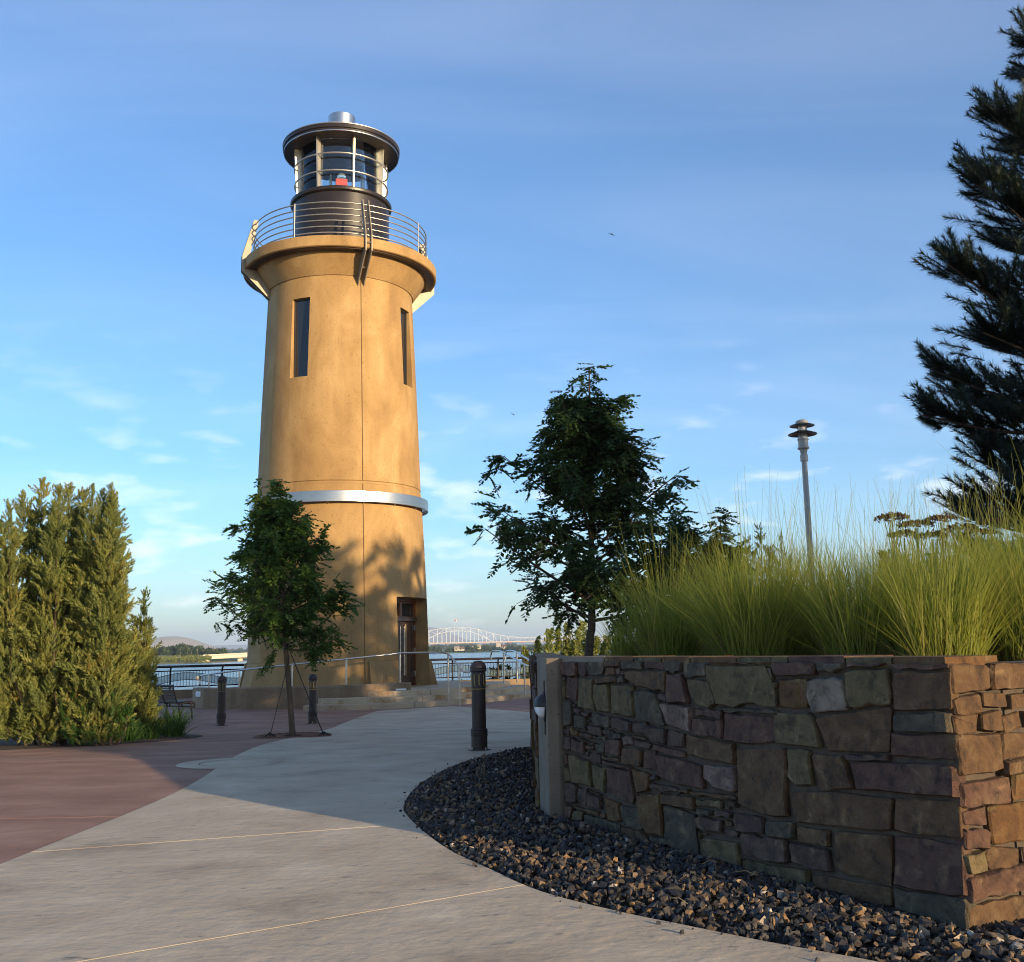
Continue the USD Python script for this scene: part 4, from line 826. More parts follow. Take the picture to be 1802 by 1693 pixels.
def slab(o, d, nrm, L0, L1, z0, z1, t0, t1):
    V = [np.array([*(o + d * a + nrm * b), z]) for a in (L0, L1) for b in (t0, t1) for z in (z0, z1)]
    return trimesh.convex.convex_hull(np.array(V))
part(wall, 'mortar_core', cat_(slab(A0, WD, WN, -.1, ULEN - .01, -.1, WTOP - .02, -.36, .0), slab(A1, RD, WD, .34, RLEN, -.1, WTOP - .02, -.36, .0), slab(B0, BD, BN, .02, BL, -.2, WTOP - .02, -.36, .0)), MORTAR)
# the top course: flat stones, lit along their upper face
u = .62
while u < ULEN - .05:
    w = min(.22 + .25 * SR.random(), ULEN - u); hgt = .012 + .012 * SR.random()
    part(wall, 'top_stone', bbox_l := (lambda o, d, nr: trimesh.convex.convex_hull(np.array([np.array([*(o + d * a + nr * b), z]) for a, b in ((u + .006, .004), (u + w - .006, .006), (u + .006, -.34), (u + w - .006, -.33)) for z in (WTOP - .03, WTOP + hgt)])))(A0, WD, WN), STONES[['brown', 'rust', 'olive', 'plum'][SR.integers(4)]])
    u += w
# concrete pillar with its coping
PC = A0 + WD * -.03
pil = Polygon([tuple(A0 + WD * .015 + WN * .055), tuple(A0 + WD * -.05 + WN * .115), (.20, 8.20), (.165, 8.52), (.30, 8.62), tuple(A0 + WD * .015 - WN * .32)])
pil = pil.buffer(-.02).buffer(.02)
pm = man(extr(pil, WTOP + .012 + .05, -.05))
# recess for the lamp, on the face towards the path
pa, pb_ = np.array(A0 + WD * -.05 + WN * .115), np.array([.20, 8.20]); fd = (pb_ - pa) / np.linalg.norm(pb_ - pa); fn = np.array([-fd[1], fd[0]]); fn = fn if fn[0] < 0 else -fn
fc = (pa + pb_) / 2; fl = float(np.linalg.norm(pb_ - pa))
rc = man(slab(fc, fd, fn, -.058, .058, .59, .99, -.09, .06))
part(wall, 'pillar', pm - rc, CONC_GREY, 30)
part(wall, 'coping', cat_(extr(Polygon([tuple(A0 + WD * .02 + WN * .02), tuple(A0 + WD * .60 + WN * .0), tuple(A0 + WD * .60 - WN * .30), tuple(A0 - WN * .33 + WD * .02)]).buffer(-.01).buffer(.01), .05, WTOP - .028)), CONC_GREY, 30)
part(wall, 'coping', extr(LineString([tuple(B0 + BD * .1 - BN * .15), tuple(B1 - BN * .15)]).buffer(.13, cap_style=2).buffer(-.01).buffer(.01), .03, WTOP - .02), CONC_GREY, 30)
# half dome wall light
lc = fc + fn * .002; lz = .80
lt = thing('wall_light', 'dome shaped wall light with dark eyelid set in the concrete pillar', 'light', (*lc, lz), math.degrees(math.atan2(fn[0], -fn[1])))
def hemi(z_lo, z_hi, r=.098, sc=.085, n=20):
    """Part of a dome looking along -Y between two heights (as fractions of r)."""
    V, F = [], []
    zs = np.linspace(z_lo, z_hi, n // 2)
    for z in zs:
        w = math.sqrt(max(1 - z * z, 0))
        for k in range(n + 1):
            a = math.pi * k / n; V.append((-r * w * math.cos(a), -sc * w * math.sin(a), r * z))
    K = n + 1
    for i in range(len(zs) - 1):
        for k in range(n): F += [(i * K + k, i * K + k + 1, (i + 1) * K + k + 1), (i * K + k, (i + 1) * K + k + 1, (i + 1) * K + k)]
    return trimesh.Trimesh(np.array(V), np.array(F), process=False)
EYELID = plain('eyelid_metal', (.022, .018, .018), .45, .1)
part(lt, 'eyelid', cat_(hemi(0.02, .999), trimesh.Trimesh(*(lambda c: (np.vstack([c, [[0, 0, .002]]]), np.array([(len(c), i + 1, i) for i in range(len(c) - 1)])))(np.array([(-.098 * math.cos(a), -.085 * math.sin(a), .002) for a in np.linspace(0, math.pi, 21)])), process=False)), EYELID, 40)
part(lt, 'lens', hemi(-.999, -.01, .088, .076), L('frosted_lens'), True)
part(lt, 'back_ring', (lambda e: (e.apply_transform(trimesh.transformations.rotation_matrix(math.pi / 2, [1, 0, 0])), e)[1])(trimesh.creation.annulus(.088, .108, .02, sections=32)), EYELID)
# planter soil
soilP = Polygon([tuple(A0 - WN * .3), tuple(A1 - WN * .3 - WD * .3), tuple(A1 + RD * RLEN - WD * .3), (9.5, 20), (.5, 15.5), tuple(B1 - BN * .3), tuple(B0 - BN * .3)])
t = extr(soilP, .1, WTOP - .16); top('planter_soil', t, SOIL, kind='structure')
top('planter_bank', extr(Polygon([(.45, 13.8), (.45, 15.3), (9.6, 20.2), (9.7, 19.8)]), 1.15, -.2), SOIL, kind='structure')

# ================================================================== GRAVEL
bed = Polygon(np.vstack([gravC, [tuple(B1)], [tuple(B0)], [tuple(pa)], [tuple(A0 + WN * .02)], [tuple(A1)], [(4.2, 6.0), (4.6, 3.2)], [(2.6, 2.9)]])).buffer(0)
top('gravel_base', drape(bed.buffer(-.003), -.012), SOIL, kind='structure')
GR = np.random.default_rng(3)
def rockproto(R):
    p = R.normal(size=(9, 3)); p = unit(p) * (.7 + .5 * R.random((9, 1))) * [1, .8, .62]
    h = trimesh.convex.convex_hull(p); return np.array(h.vertices), np.array(h.faces)
minx, miny, maxx, maxy = bed.bounds
pts = np.column_stack([GR.uniform(minx, maxx, 90000), GR.uniform(miny, 14.4, 90000)])
from shapely import contains_xy
pts = pts[contains_xy(bed.buffer(-.02), pts[:, 0], pts[:, 1])]
pts = pts[:17000]
_c = np.array(LineString(gravC).segmentize(.02).coords); _c = _c[(_c[:, 1] > 3.6) & (_c[:, 1] < 13.3)]
_k = GR.integers(len(_c), size=46); _t = np.roll(_c, -1, 0)[_k] - _c[_k]; _n = np.column_stack([-_t[:, 1], _t[:, 0]]); _n /= np.maximum(np.linalg.norm(_n, axis=1, keepdims=True), 1e-9)
spill = _c[_k] + _n * np.where(np.array([bed.contains(Point(q)) for q in _c[_k] + _n * .05]), -1, 1)[:, None] * (np.abs(GR.normal(size=(46, 1))) * .07 + .01)
pts = np.vstack([pts, spill])
edge_d = np.array([bed.exterior.distance(Point(p)) for p in pts[::1]]) if len(pts) < 20000 else np.ones(len(pts))
size = .017 + .024 * GR.random(len(pts)) ** 1.8
zz = -.004 + np.minimum(.035, .2 * edge_d) * GR.random(len(pts)) + .035 * meshkit.fbm(np.column_stack([pts * 1.7, 0 * pts[:, :1]]), 3) * np.minimum(1, edge_d * 5)
protos = [rockproto(GR) for _ in range(14)]; which = GR.integers(14, size=len(pts)); ms = []
zz[-46:] = .012; size[-46:] *= .5
for k in range(14):
    s = which == k; n = s.sum(); x, y, z = frame(GR.normal(size=(n, 3)) + [0, 0, .6], GR.random(n) * 6.28)
    ms.append(batch(*protos[k], np.column_stack([pts[s], zg(pts[s, 1]) + zz[s]]), x, y, z, size[s]))
top('gravel', cat_(ms), L('gravel_look'), label='dark crushed rock filling the bed between path and stone wall', cat='gravel', kind='stuff')
# a few dry straws and two pale stones lying on it
for q, ln, a, lab in (((1235, 1525), .10, .3, 'short straw near the foot of the olive stone'), ((1245, 1516), .12, 1.0, 'forked straw against the tall slate stone'), ((1335, 1545), .14, 2.6, 'straw below the rightmost stones'), ((1210, 1595), .12, 2.2, 'sunlit straw on the brown rocks'), ((930, 1355), .13, .5, 'straw on the dark gravel near the bollard')):
    p = at(*q, 1.); d = p - EYE; t_ = -EYE[2] / d[2] + 0; g = EYE + d * (EYE[2] - .05) / -d[2]
    top('dry_stalk', tube([g + [0, 0, .012], g + [ln * .5 * math.cos(a), ln * .5 * math.sin(a), .03], g + [ln * math.cos(a), ln * math.sin(a), .016]], [.002, .002, .001], 5), STRAW, label=lab, cat='stalk')

# ================================================================== BOLLARDS
bo = thing('bollard', 'nearest dark brown bollard light, at the edge of the gravel bed', 'bollard', (-.47, 13.3, float(zg(13.3)) + .01), 0, 'brown bollard lights by the path')
part(bo, 'base_plate', rev([(0, 0), (.138, 0), (.138, .010), (.132, .014), (0, .014)], 40), BOLLARD, 30)
for k in range(4):
    a = dg(45 + 90 * k); part(bo, 'anchor_bolt', cat_(tube([polar(.118, a, .012), polar(.118, a, .040)], .008, 6), tube([polar(.118, a, .014), polar(.118, a, .026)], .014, 6)), STEEL_DULL)
part(bo, 'base', rev([(.100, .014), (.100, .165), (.103, .172), (.107, .180), (.107, .192), (.101, .198), (.101, .206), (.107, .212), (.107, .226), (.101, .232), (.101, .238), (.106, .243), (.106, .252), (.092, .262)], 40), BOLLARD, 30)
part(bo, 'shaft', rev([(.087, .258), (.087, .745)], 40), BOLLARD, True)
part(bo, 'light_head', rev([(.087, .746), (.090, .75), (.090, .935), (.085, .945)], 40), BOLLARD, 30)
for k in range(9):
    a = dg(40 * k + 8); part(bo, 'light_slot', rotz(box(-.006, .006, -.0925, -.0885, .785, .915), a), BRASS)
    for z in (.775, .925): part(bo, 'rivet', rotz(bbox(-.004, .004, -.0945, -.089, z - .004, z + .004, .001), a + .17), STEEL_DULL)
part(bo, 'seam_band', rev([(.0885, .735), (.0905, .737), (.0905, .742), (.0885, .744)], 40), BRASS)
part(bo, 'cap', rev([(.080, .946), (.100, .952), (.104, .960), (.104, .972), (.097, .980), (.097, .986), (.102, .992), (.101, 1.008), (.094, 1.032), (.080, 1.055), (.058, 1.074), (.030, 1.084), (0, 1.087)], 40), BOLLARD, 50)
dup(bo.GetPrim() if hasattr(bo, 'GetPrim') else bo, (*at(389, 1277, 23.8)[:2], GL + .004), 20, 'distant bollard light on the red paving left of the young tree')
dup(bo.GetPrim() if hasattr(bo, 'GetPrim') else bo, (*at(550, 1273, 23.9)[:2], GL + .004), 55, 'distant bollard light just right of the young tree trunk')

# ================================================================== TREES
LFN = 6
def compound_leaf(seed):
    """A pinnate leaf along +Z, drooping: pairs of folded leaflets and a tip."""
    V, F = [], []; R = np.random.default_rng(seed); sag = .10 + .14 * seed
    def leaflet(o, d, up, l, w):
        d = d / np.linalg.norm(d) + R.normal(size=3) * .22; d /= np.linalg.norm(d); up = up + R.normal(size=3) * .35; l = l * (.75 + .45 * R.random()); s = np.cross(d, up); s /= np.linalg.norm(s); b = len(V)
        V.extend([o, o + d * l * .45 + s * w - up * w * .25, o + d * l, o + d * l * .45 - s * w - up * w * .25]); F.extend([(b, b + 1, b + 2), (b, b + 2, b + 3)])
    up = np.array([0, 1., 0])
    for i in range(LFN):
        t = .18 + .74 * i / (LFN - 1); o = np.array([0, -sag * t * t, t]); l = .33 * (1 - .35 * abs(t - .5)); 
        for s in (-1, 1): leaflet(o, np.array([s * 1., -.25, .55]), up, l, .088)
    leaflet(np.array([0, -sag, 1.]), np.array([0, -.35, 1.]), up, .26, .07)
    V.extend([(-.012, 0, 0), (.012, 0, 0), (0, -sag * .25, .5), (0, -sag, 1.)]); F.append((len(V) - 4, len(V) - 3, len(V) - 2)); F.append((len(V) - 3, len(V) - 2, len(V) - 1))
    return np.array(V), np.array(F)
CLS = [compound_leaf(i) for i in range(4)]
def broad_tree(label, base, height, fork, lean, spread, seed, lm, bark, nb=16, leaf_len=.34, n_leaf=900, tr=.06, group=None, kind_name='young_tree', stake=None):
    """Trunk, limbs to a crown envelope spread(height fraction, azimuth) -> reach in metres, pinnate leaves along the outer limbs."""
    R = np.random.default_rng(seed); t = thing(kind_name, label, 'tree', base, 0, group)
    H = height; tp = smooth_line([(0, 0, 0), (lean[0] * .3, lean[1] * .3, fork * .6), (lean[0] * .5, lean[1] * .5, fork), (lean[0] * .8, lean[1] * .8, fork + (H - fork) * .5), (lean[0], lean[1], H * .96)], 28)
    rad = np.interp(tp[:, 2], [0, .12, fork, H * .7, H], [tr * 1.3, tr, tr * .8, tr * .3, .008])
    part(t, 'trunk', tube(tp, rad, 10), bark, True)
    at_z = lambda z: np.array([np.interp(z, tp[:, 2], tp[:, k]) for k in range(3)])
    pos, dirs, twigs = [], [], []
    for i in range(nb):
        f = (i + .2 + .5 * R.random()) / nb; z0 = fork - .12 + (H - fork) * .80 * f ** 1.15
        az = i * 2.399 + R.normal() * .25; rise = .40 + .75 * f + R.normal() * .12
        hf = min(1., (z0 - fork) / (H - fork) + .12); reach = spread(hf, az) * (.72 + .28 * R.random())
        o = at_z(z0); out = np.array([math.cos(az), math.sin(az), 0])
        e = o + out * reach + [0, 0, min(rise * reach, (H - z0) * .8)]
        mid = (o + e) / 2 + [0, 0, -.06 * reach] + R.normal(size=3) * .05 * reach
        bp = smooth_line([o, mid, e], 14); br_ = np.interp(np.linspace(0, 1, len(bp)), [0, 1], [tr * (.45 - .25 * f), .006])
        part(t, 'branch', tube(bp, br_, 6), bark, True)
        for j in range(8):
            q = .22 + .76 * (j + R.random() * .6) / 8; k = int(q * (len(bp) - 1)); so = bp[k]; sl = reach * (.22 + .30 * R.random()) * (1.15 - .5 * q)
            sd = unit(out * (.4 + R.random() * .5) + R.normal(size=3) * [.75, .75, .45] + [0, 0, .25])
            sp = np.array([so, so + sd * sl * .5 + [0, 0, .02], so + sd * sl]); twigs.append(tube(sp, [.007, .005, .003], 4, False))
            for w in np.linspace(.25, 1, 5):
                pp_ = so + sd * sl * w; pos.append(pp_); dirs.append(unit(sd * .6 + R.normal(size=3) * [.9, .9, .35]))
        for w in np.linspace(.45, 1, 6): pos.append(bp[int(w * (len(bp) - 1))]); dirs.append(unit(out * .5 + R.normal(size=3) * [.8, .8, .4]))
        pos += [e] * 3; dirs += [unit(out + R.normal(size=3) * .5 + [0, 0, .3]) for _ in range(3)]
    for w in np.linspace(.66, 1, 70):
        pos.append(at_z(H * w * .97) + R.normal(size=3) * .05); dirs.append(unit(R.normal(size=3) * [1, 1, .3] + [0, 0, .35]))
    part(t, 'twigs', cat_(twigs), bark, kind='stuff')
    pos, dirs = np.array(pos), np.array(dirs)
    idx = R.integers(len(pos), size=max(0, n_leaf - len(pos))); P = np.vstack([pos, pos[idx] + R.normal(size=(len(idx), 3)) * .05]); D = np.vstack([dirs, unit(dirs[idx] + R.normal(size=(len(idx), 3)) * .6)])
    D[:, 2] = D[:, 2] * .7 - .20; D = unit(D)
    side = unit(np.cross(D, [0, 0, 1.])); upv = np.cross(side, D) ; upv = np.where(upv[:, 2:3] < 0, -upv, upv)
    upv = unit(upv + R.normal(size=upv.shape) * .25); side = unit(np.cross(upv, D)); upv = np.cross(D, side)
    wl = R.integers(4, size=len(P)); ll = leaf_len * (.6 + .65 * R.random(len(P)))
    part(t, 'crown', cat_([batch(*CLS[k], P[wl == k], side[wl == k], upv[wl == k], D[wl == k], ll[wl == k]) for k in range(4)]), lm)
    return t
def spread_mid(h, az):
    r = np.interp(h, [0, .1, .3, .5, .62, .8, 1], [1.0, 1.22, 1.14, .95, .68, .40, .15])
    return r * (1 - .14 * math.cos(az) + .10 * math.sin(az * 3. + h * 5))
tb = at(515, 1297, 18.4)
mid_tree = broad_tree('young staked leafy tree in front of the lighthouse', (tb[0], 18.4, float(zg(18.4)) + .01), 4.62, 1.55, (-.30, .1), spread_mid, 21, LEAF_TREE_LIGHT, BARK_WARM, 26, .25, 2500, .052)
grate = thing('tree_grate', 'round rusty tree grate at the foot of the staked tree', 'tree grate', (tb[0], 18.4, float(zg(18.4)) + .012))
part(grate, 'grate_rim', ringseg([(.60, .0), (.66, .0), (.66, .016), (.60, .016)], 0, 2 * math.pi - 1e-4, 48), RUST)
for k in range(24): part(grate, 'grate_bar', rotz(box(-.032, .032, -.60, -.13, .002, .014), dg(15 * k)), RUST)
top('grate_soil', (lambda c: c)(rev([(.6, .0125), (0, .0125)], 32)).apply_translation((tb[0], 18.4, float(zg(18.4)) - .0045)), SOIL, kind='structure')
def world_g(px, py, Y): p = at(px, py, Y); return np.array([p[0], Y, float(zg(Y)) + .02])
strap_top = np.array([tb[0] - .09, 18.4, float(zg(18.4)) + 1.52])
for (px, Y, rr, lab) in ((475, 18.25, .006, 'thin guy line from the staked tree to the left edge of its grate'), (570, 18.3, .009, 'dark guy strap from the staked tree to the right edge of its grate')):
    g = world_g(px, 1297, Y); t = thing('guy_line', lab, 'guy line')
    part(t, 'line', tube(np.linspace(strap_top + [.05, 0, -.05 - .08 * (px > 500)], g, 10), rr, 5), BLACK)
    part(t, 'anchor', cat_(tube([g + [-.09, 0, 0], g + [-.02, .03, .05], g + [.05, 0, .03], g + [.10, -.02, 0]], .015, 6), tube([g + [0, 0, -.02], g + [0, 0, .07]], .012, 6)), BLACK)
    part(t, 'trunk_strap', tube([strap_top + polar(.058, a, .03 * math.sin(a) + .05 * (px > 500)) for a in np.linspace(0, 6.28, 14, endpoint=False)], .012, 5, closed=True), BLACK)
def spread_right(h, az):
    r = np.interp(h, [0, .12, .3, .45, .6, .75, .9, 1], [1.1, 1.42, 1.42, 1.15, .85, .55, .32, .15])
    return r * (1 + .16 * math.sin(az * 2 + .4) + .14 * math.sin(az * 5. + h * 9))
rb = at(1034, 1150, 14.8)
broad_tree('tall dark leafy tree rising behind the left end of the stone wall', (rb[0], 14.8, .95), 4.45, .72, (.16, .1), spread_right, 5, LEAF_TREE, BARK, 36, .245, 3500, .066)
r2 = at(1195, 1150, 18.5)
broad_tree('lower dark leafy tree behind the tall one, between it and the grass', (r2[0], 18.5, .3), 3.3, .6, (.1, 0), lambda h, az: np.interp(h, [0, .3, .7, 1], [.6, .85, .55, .15]), 8, LEAF_TREE, BARK, 17, .235, 2300, .045)
r3 = at(1262, 1150, 17.0)
broad_tree('small dark leafy tree with two pointed shoots behind the grass', (r3[0], 17.0, .4), 2.95, .5, (.16, 0), lambda h, az: np.interp(h, [0, .3, .7, 1], [.5, .6, .35, .15]), 14, LEAF_TREE, BARK, 15, .235, 1300, .035)

# ---- junipers
def spray_proto(R, n=26):
    """A feathery spray along +Z."""
    V, F = [], []
    for i in range(n):
        t = i / n; az = i * 2.4 + R.normal() * .3; l = (.30 + .12 * R.random()) * (1 - .72 * t) + .04
        d = np.array([math.cos(az), math.sin(az), 1.25]); d /= np.linalg.norm(d); s = np.cross(d, [0, 0, 1.]); s /= np.linalg.norm(s); o = np.array([0, 0, t * .92]); w = .036 + .02 * R.random(); b = len(V)
        tip = o + d * l; V += [o, o + d * l * .55 + s * w, tip, o + d * l * .55 - s * w]; F += [(b, b + 1, b + 2), (b, b + 2, b + 3)]
    b = len(V); V += [np.array([-.02, 0, .8]), np.array([.02, 0, .8]), np.array([0, 0, 1.12])]; F.append((b, b + 1, b + 2))
    return np.array(V), np.array([f for f in F if len(set(f)) == 3])
SPR = [spray_proto(np.random.default_rng(i), 18 + 3 * i) for i in range(8)]
def juniper(label, base, leaders, seed, mat, name='juniper', spray=.26):
    """Many upright leaders (x, y, top, radius), each a spire of sprays, on a common bushy body."""
    R = np.random.default_rng(seed); t = thing(name, label, 'shrub', base); P, D, S = [], [], []
    for x, y, h, r in leaders:
        lx, ly = x * .8, y * .6; part(t, 'stem', tube([(lx * .4, ly * .4, 0), (x * .85, y * .8, h * .3), (x, y, h * .95)], [.022, .015, .004], 5), BARK)
        n = int(130 * h * (r / .3) ** 1.1)
        z = h * (1 - R.random(n) ** .9 * .985); a = R.random(n) * 6.28
        rr = r * np.interp(z / h, [0, .25, .7, .92, 1], [1.05, 1.1, .72, .17, .02]) * (.45 + .62 * R.random(n)) * (1 + .30 * np.sin(z * 7 + a * 2 + x * 5) + .16 * np.sin(z * 17 + a * 3))
        cx = np.interp(z / h, [0, .4, 1], [lx, x * .8, x]) if False else (lx + (x - lx) * np.minimum(1, z / h * 1.3)); cy = ly + (y - ly) * np.minimum(1, z / h * 1.3)
        P.append(np.column_stack([cx + rr * np.cos(a), cy + rr * np.sin(a), z])); D.append(unit(np.column_stack([np.cos(a) * .55, np.sin(a) * .55, np.full(n, .95)]) + R.normal(size=(n, 3)) * .36))
        S.append(spray * (.5 + .55 * R.random(n) + .75 * (R.random(n) < .10)) * np.interp(z / h, [0, .8, 1], [1, .9, .6]))
        P.append(np.array([[x, y, h * q_] for q_ in (.86, .90, .94, .97)])); D.append(unit(R.normal(size=(4, 3)) * .10 + [0, 0, 1])); S.append(np.full(4, spray) * [.9, .8, .8, .9])
    P, D, S = np.vstack(P), np.vstack(D), np.concatenate(S); w = R.integers(8, size=len(P)); ms = []
    for k in range(8):
        s = w == k; x, y, z = frame(D[s], R.random(s.sum()) * 6.28); ms.append(batch(*SPR[k], P[s], x, y, z, S[s]))
    part(t, 'foliage', cat_(ms), mat); return t
JY = 17.2
def jl_(px, top_py, dy, r, Y=JY, bx=None):
    p = at(px, top_py, Y + dy); return (p[0] - bx, dy, p[2] - float(zg(JY)), r)
jb = at(110, 1310, JY)[0]
tops = [(-60, 850), (-25, 860), (5, 905), (22, 875), (48, 858), (80, 836), (110, 850), (128, 842), (152, 853), (170, 848), (187, 856), (203, 845), (205, 880), (208, 930), (204, 1010), (100, 880), (140, 890), (60, 900), (180, 900), (-90, 880), (20, 960), (205, 960)]
JR = np.random.default_rng(2)
juniper('tall bushy sunlit juniper with many pointed tips at the left edge', (jb, JY, float(zg(JY))), [jl_(px - 6, py + 14, JR.normal() * .35 - (.4 if k % 3 == 0 else 0), .24 + .08 * JR.random(), JY, jb) for k, (px, py) in enumerate(tops)], 4, LEAF_JUNIPER)
JY2 = 19.3; jb2 = at(258, 1290, JY2)[0]
juniper('smaller juniper with one tall tip in front of the bench', (jb2, JY2, float(zg(JY2))), [(at(px, py, JY2)[0] - jb2, d, at(px, py, JY2)[2] - float(zg(JY2)), r) for px, py, d, r in ((254, 1046, 0, .17), (236, 1100, .1, .19), (260, 1095, -.1, .13), (262, 1150, .1, .11), (228, 1120, .2, .20), (246, 1130, -.3, .17), (256, 1180, -.25, .13), (234, 1160, -.3, .2))], 6, LEAF_JUNIPER)
JY3 = 16.6; jb3 = at(195, 1290, JY3)[0]
juniper('low bright green conifer tucked under the big juniper', (jb3, JY3, float(zg(JY3))), [(x, 0, h, .22) for x, h in ((-.3, .65), (0, .75), (.25, .5), (-.6, .8))], 9, LILY, 'low_conifer', .16)
for px, py, Y, lab in ((1337, 925, 15.5, 'pointed juniper tip showing above the grass left of the lamp post'), (1374, 940, 15.8, 'second pointed juniper tip above the grass closest to the lamp post')):
    p = at(px, py, Y); h = p[2] - .9; juniper(lab, (p[0], Y, .9), [(0, 0, h, .17), (-.15, .1, h - .2, .16), (.14, .1, h - .34, .17)], int(px), LEAF_JUNIPER, 'juniper', .13)

# ---- daylilies
def strap_plant(name, label, cat, base, n, length, spreadr, seed, mat, width=.012, seg=6, erect=.5, droop=1.0, part_name='blades', lenj=.5, tip=.15, group=None, cone=.35):
    R = np.random.default_rng(seed); t = thing(name, label, cat, base, 0, group)
    az = R.random(n) * 6.28; el = np.clip(math.pi / 2 - np.abs(R.normal(size=n)) * cone, .25, 1.57); Ln = length * (1 - lenj + lenj * R.random(n) ** .6)
    r0 = spreadr * np.sqrt(R.random(n)); a0 = az + R.normal(size=n) * .9
    o = np.column_stack([r0 * np.cos(a0), r0 * np.sin(a0), np.zeros(n)]); h = np.column_stack([np.cos(az), np.sin(az), np.zeros(n)]); s = np.column_stack([-np.sin(az), np.cos(az), np.zeros(n)])
    tw = R.normal(size=n) * .5; s = s * np.cos(tw)[:, None] + h * np.sin(tw)[:, None]
    dr = droop * (.4 + 1.0 * R.random(n)); P = o.copy(); V = []; ang = el.copy(); W = width * (.6 + .7 * R.random(n))
    for k in range(seg + 1):
        q = k / seg; w = W * (1 - q) ** .6 if k < seg else W * .03; w = np.maximum(w, W * .06)
        V += [P - s * w[:, None] / 2, P + s * w[:, None] / 2]
        P = P + (h * np.cos(ang)[:, None] + [0, 0, 1.] * np.sin(ang)[:, None]) * (Ln / seg)[:, None]; ang = ang - dr * (.3 + 1.2 * q) / seg
    V = np.stack(V, 1).reshape(-1, 3); K = 2 * (seg + 1); f = np.array([q for k in range(seg) for q in ((2 * k, 2 * k + 1, 2 * k + 3), (2 * k, 2 * k + 3, 2 * k + 2))])
    F = (f[None] + (np.arange(n) * K)[:, None, None]).reshape(-1, 3)
    part(t, part_name, trimesh.Trimesh(V, F, process=False), mat); return t
for i, (px, py, Y, n, ln, lab) in enumerate(((306, 1296, 19.6, 190, .75, 'largest daylily clump by the bench end'), (262, 1306, 18.8, 150, .62, 'daylily clump left of the largest one, at the bed edge'), (222, 1312, 18.0, 130, .55, 'daylily clump under the big juniper'), (286, 1285, 20.4, 120, .6, 'daylily clump behind the largest one, against the bench'))):
    p = at(px, py, Y); strap_plant('daylily', 'arching green ' + lab, 'plant', (p[0], Y, float(zg(Y)) - .02), n, ln, .16, 30 + i, LILY, .022, 7, droop=1.9, cone=.55, part_name='leaves', group='daylilies in the planting bed')
top('bed_soil', drape(bedP, .006), SOIL, kind='structure')

# ---- fountain grass on the planter
def grass(px, Y, h, n, r, seed, lab, mat=None):
    p = at(px, 1150, Y); t = strap_plant('fountain_grass', lab, 'ornamental grass', (p[0], Y, WTOP - .07), n, h, r, seed, mat or GRASS, .0062, 7, droop=.85, cone=.34, lenj=.66)
    # sparse long fine stalks that stand above the clump
    R = np.random.default_rng(seed + 500); V = []
    ms = []
    for k in range(44):
        az = R.random() * 6.28; a = abs(R.normal()) * .22; L_ = h * (1.0 + .36 * R.random()); b = np.array([math.cos(az), math.sin(az)]) * r * R.random()
        pts_ = [(b[0] + math.cos(az) * L_ * math.sin(a) * q ** 1.4, b[1] + math.sin(az) * L_ * math.sin(a) * q ** 1.4, L_ * q * (1 - .12 * a * q)) for q in np.linspace(0, 1, 6)]
        ms.append(tube(pts_, np.linspace(.0020, .0007, 6), 3, False))
    part(t, 'flower_stalks', cat_(ms), mat or GRASS)
    n2 = int(n * .16); az = R.random(n2) * 6.28; el = .35 + 1.1 * R.random(n2); L2 = h * (.18 + .45 * R.random(n2)); rr = r * 1.1 * np.sqrt(R.random(n2)); Z = np.zeros(n2)
    o = np.column_stack([rr * np.cos(az * 1.7), rr * np.sin(az * 1.7), Z]); d1 = np.column_stack([np.cos(az) * np.cos(el), np.sin(az) * np.cos(el), np.sin(el)]); kink = unit(d1 + R.normal(size=(n2, 3)) * .5 - [0, 0, .5]); s = np.column_stack([-np.sin(az), np.cos(az), Z]) * .0032
    m1 = o + d1 * (L2 * .6)[:, None]; m2 = m1 + kink * (L2 * .5)[:, None]
    Vd = np.stack([o - s, o + s, m1 - s * .8, m1 + s * .8, m2], 1).reshape(-1, 3); Fd = (np.array([(0, 1, 3), (0, 3, 2), (2, 3, 4)])[None] + (np.arange(n2) * 5)[:, None, None]).reshape(-1, 3)
    part(t, 'dry_blades', trimesh.Trimesh(Vd, Fd, process=False), GRASS_DRY); return t
grass(1178, 8.35, .86, 1150, .20, 101, 'fountain grass clump at the left end of the planter, nearest the tall tree')
grass(1105, 8.6, .48, 420, .12, 115, 'small sparse grass tuft at the far left of the planter')
grass(1330, 7.55, 1.05, 1500, .24, 102, 'broad yellow green fountain grass clump, second from the left on the wall')
grass(1425, 8.1, 1.06, 1150, .24, 103, 'fountain grass clump standing just in front of the lamp post')
grass(1520, 6.95, .92, 1400, .24, 104, 'fountain grass clump right of the lamp post at the wall edge')
grass(1600, 8.0, 1.05, 1150, .26, 107, 'tall fountain grass clump in front of the brown flower heads')
grass(1655, 6.5, .86, 1350, .24, 105, 'fountain grass clump leaning over the right part of the wall')
grass(1735, 7.4, 1.06, 1500, .26, 106, 'tall grass clump below the pine at the right edge')
grass(1830, 6.6, 1.02, 1500, .26, 108, 'grass clump at the far right edge of the planter')
grass(1260, 9.3, .85, 1000, .22, 109, 'grass clump behind the first gap in the front row')
grass(1960, 6.9, 1.2, 1100, .26, 110, 'grass clump beyond the right edge of the planter')

grass(1640, 10.2, 1.12, 700, .28, 121, 'grass clump behind the brown flower heads')
grass(1750, 10.0, 1.2, 700, .28, 122, 'grass clump behind the flower heads under the pine')
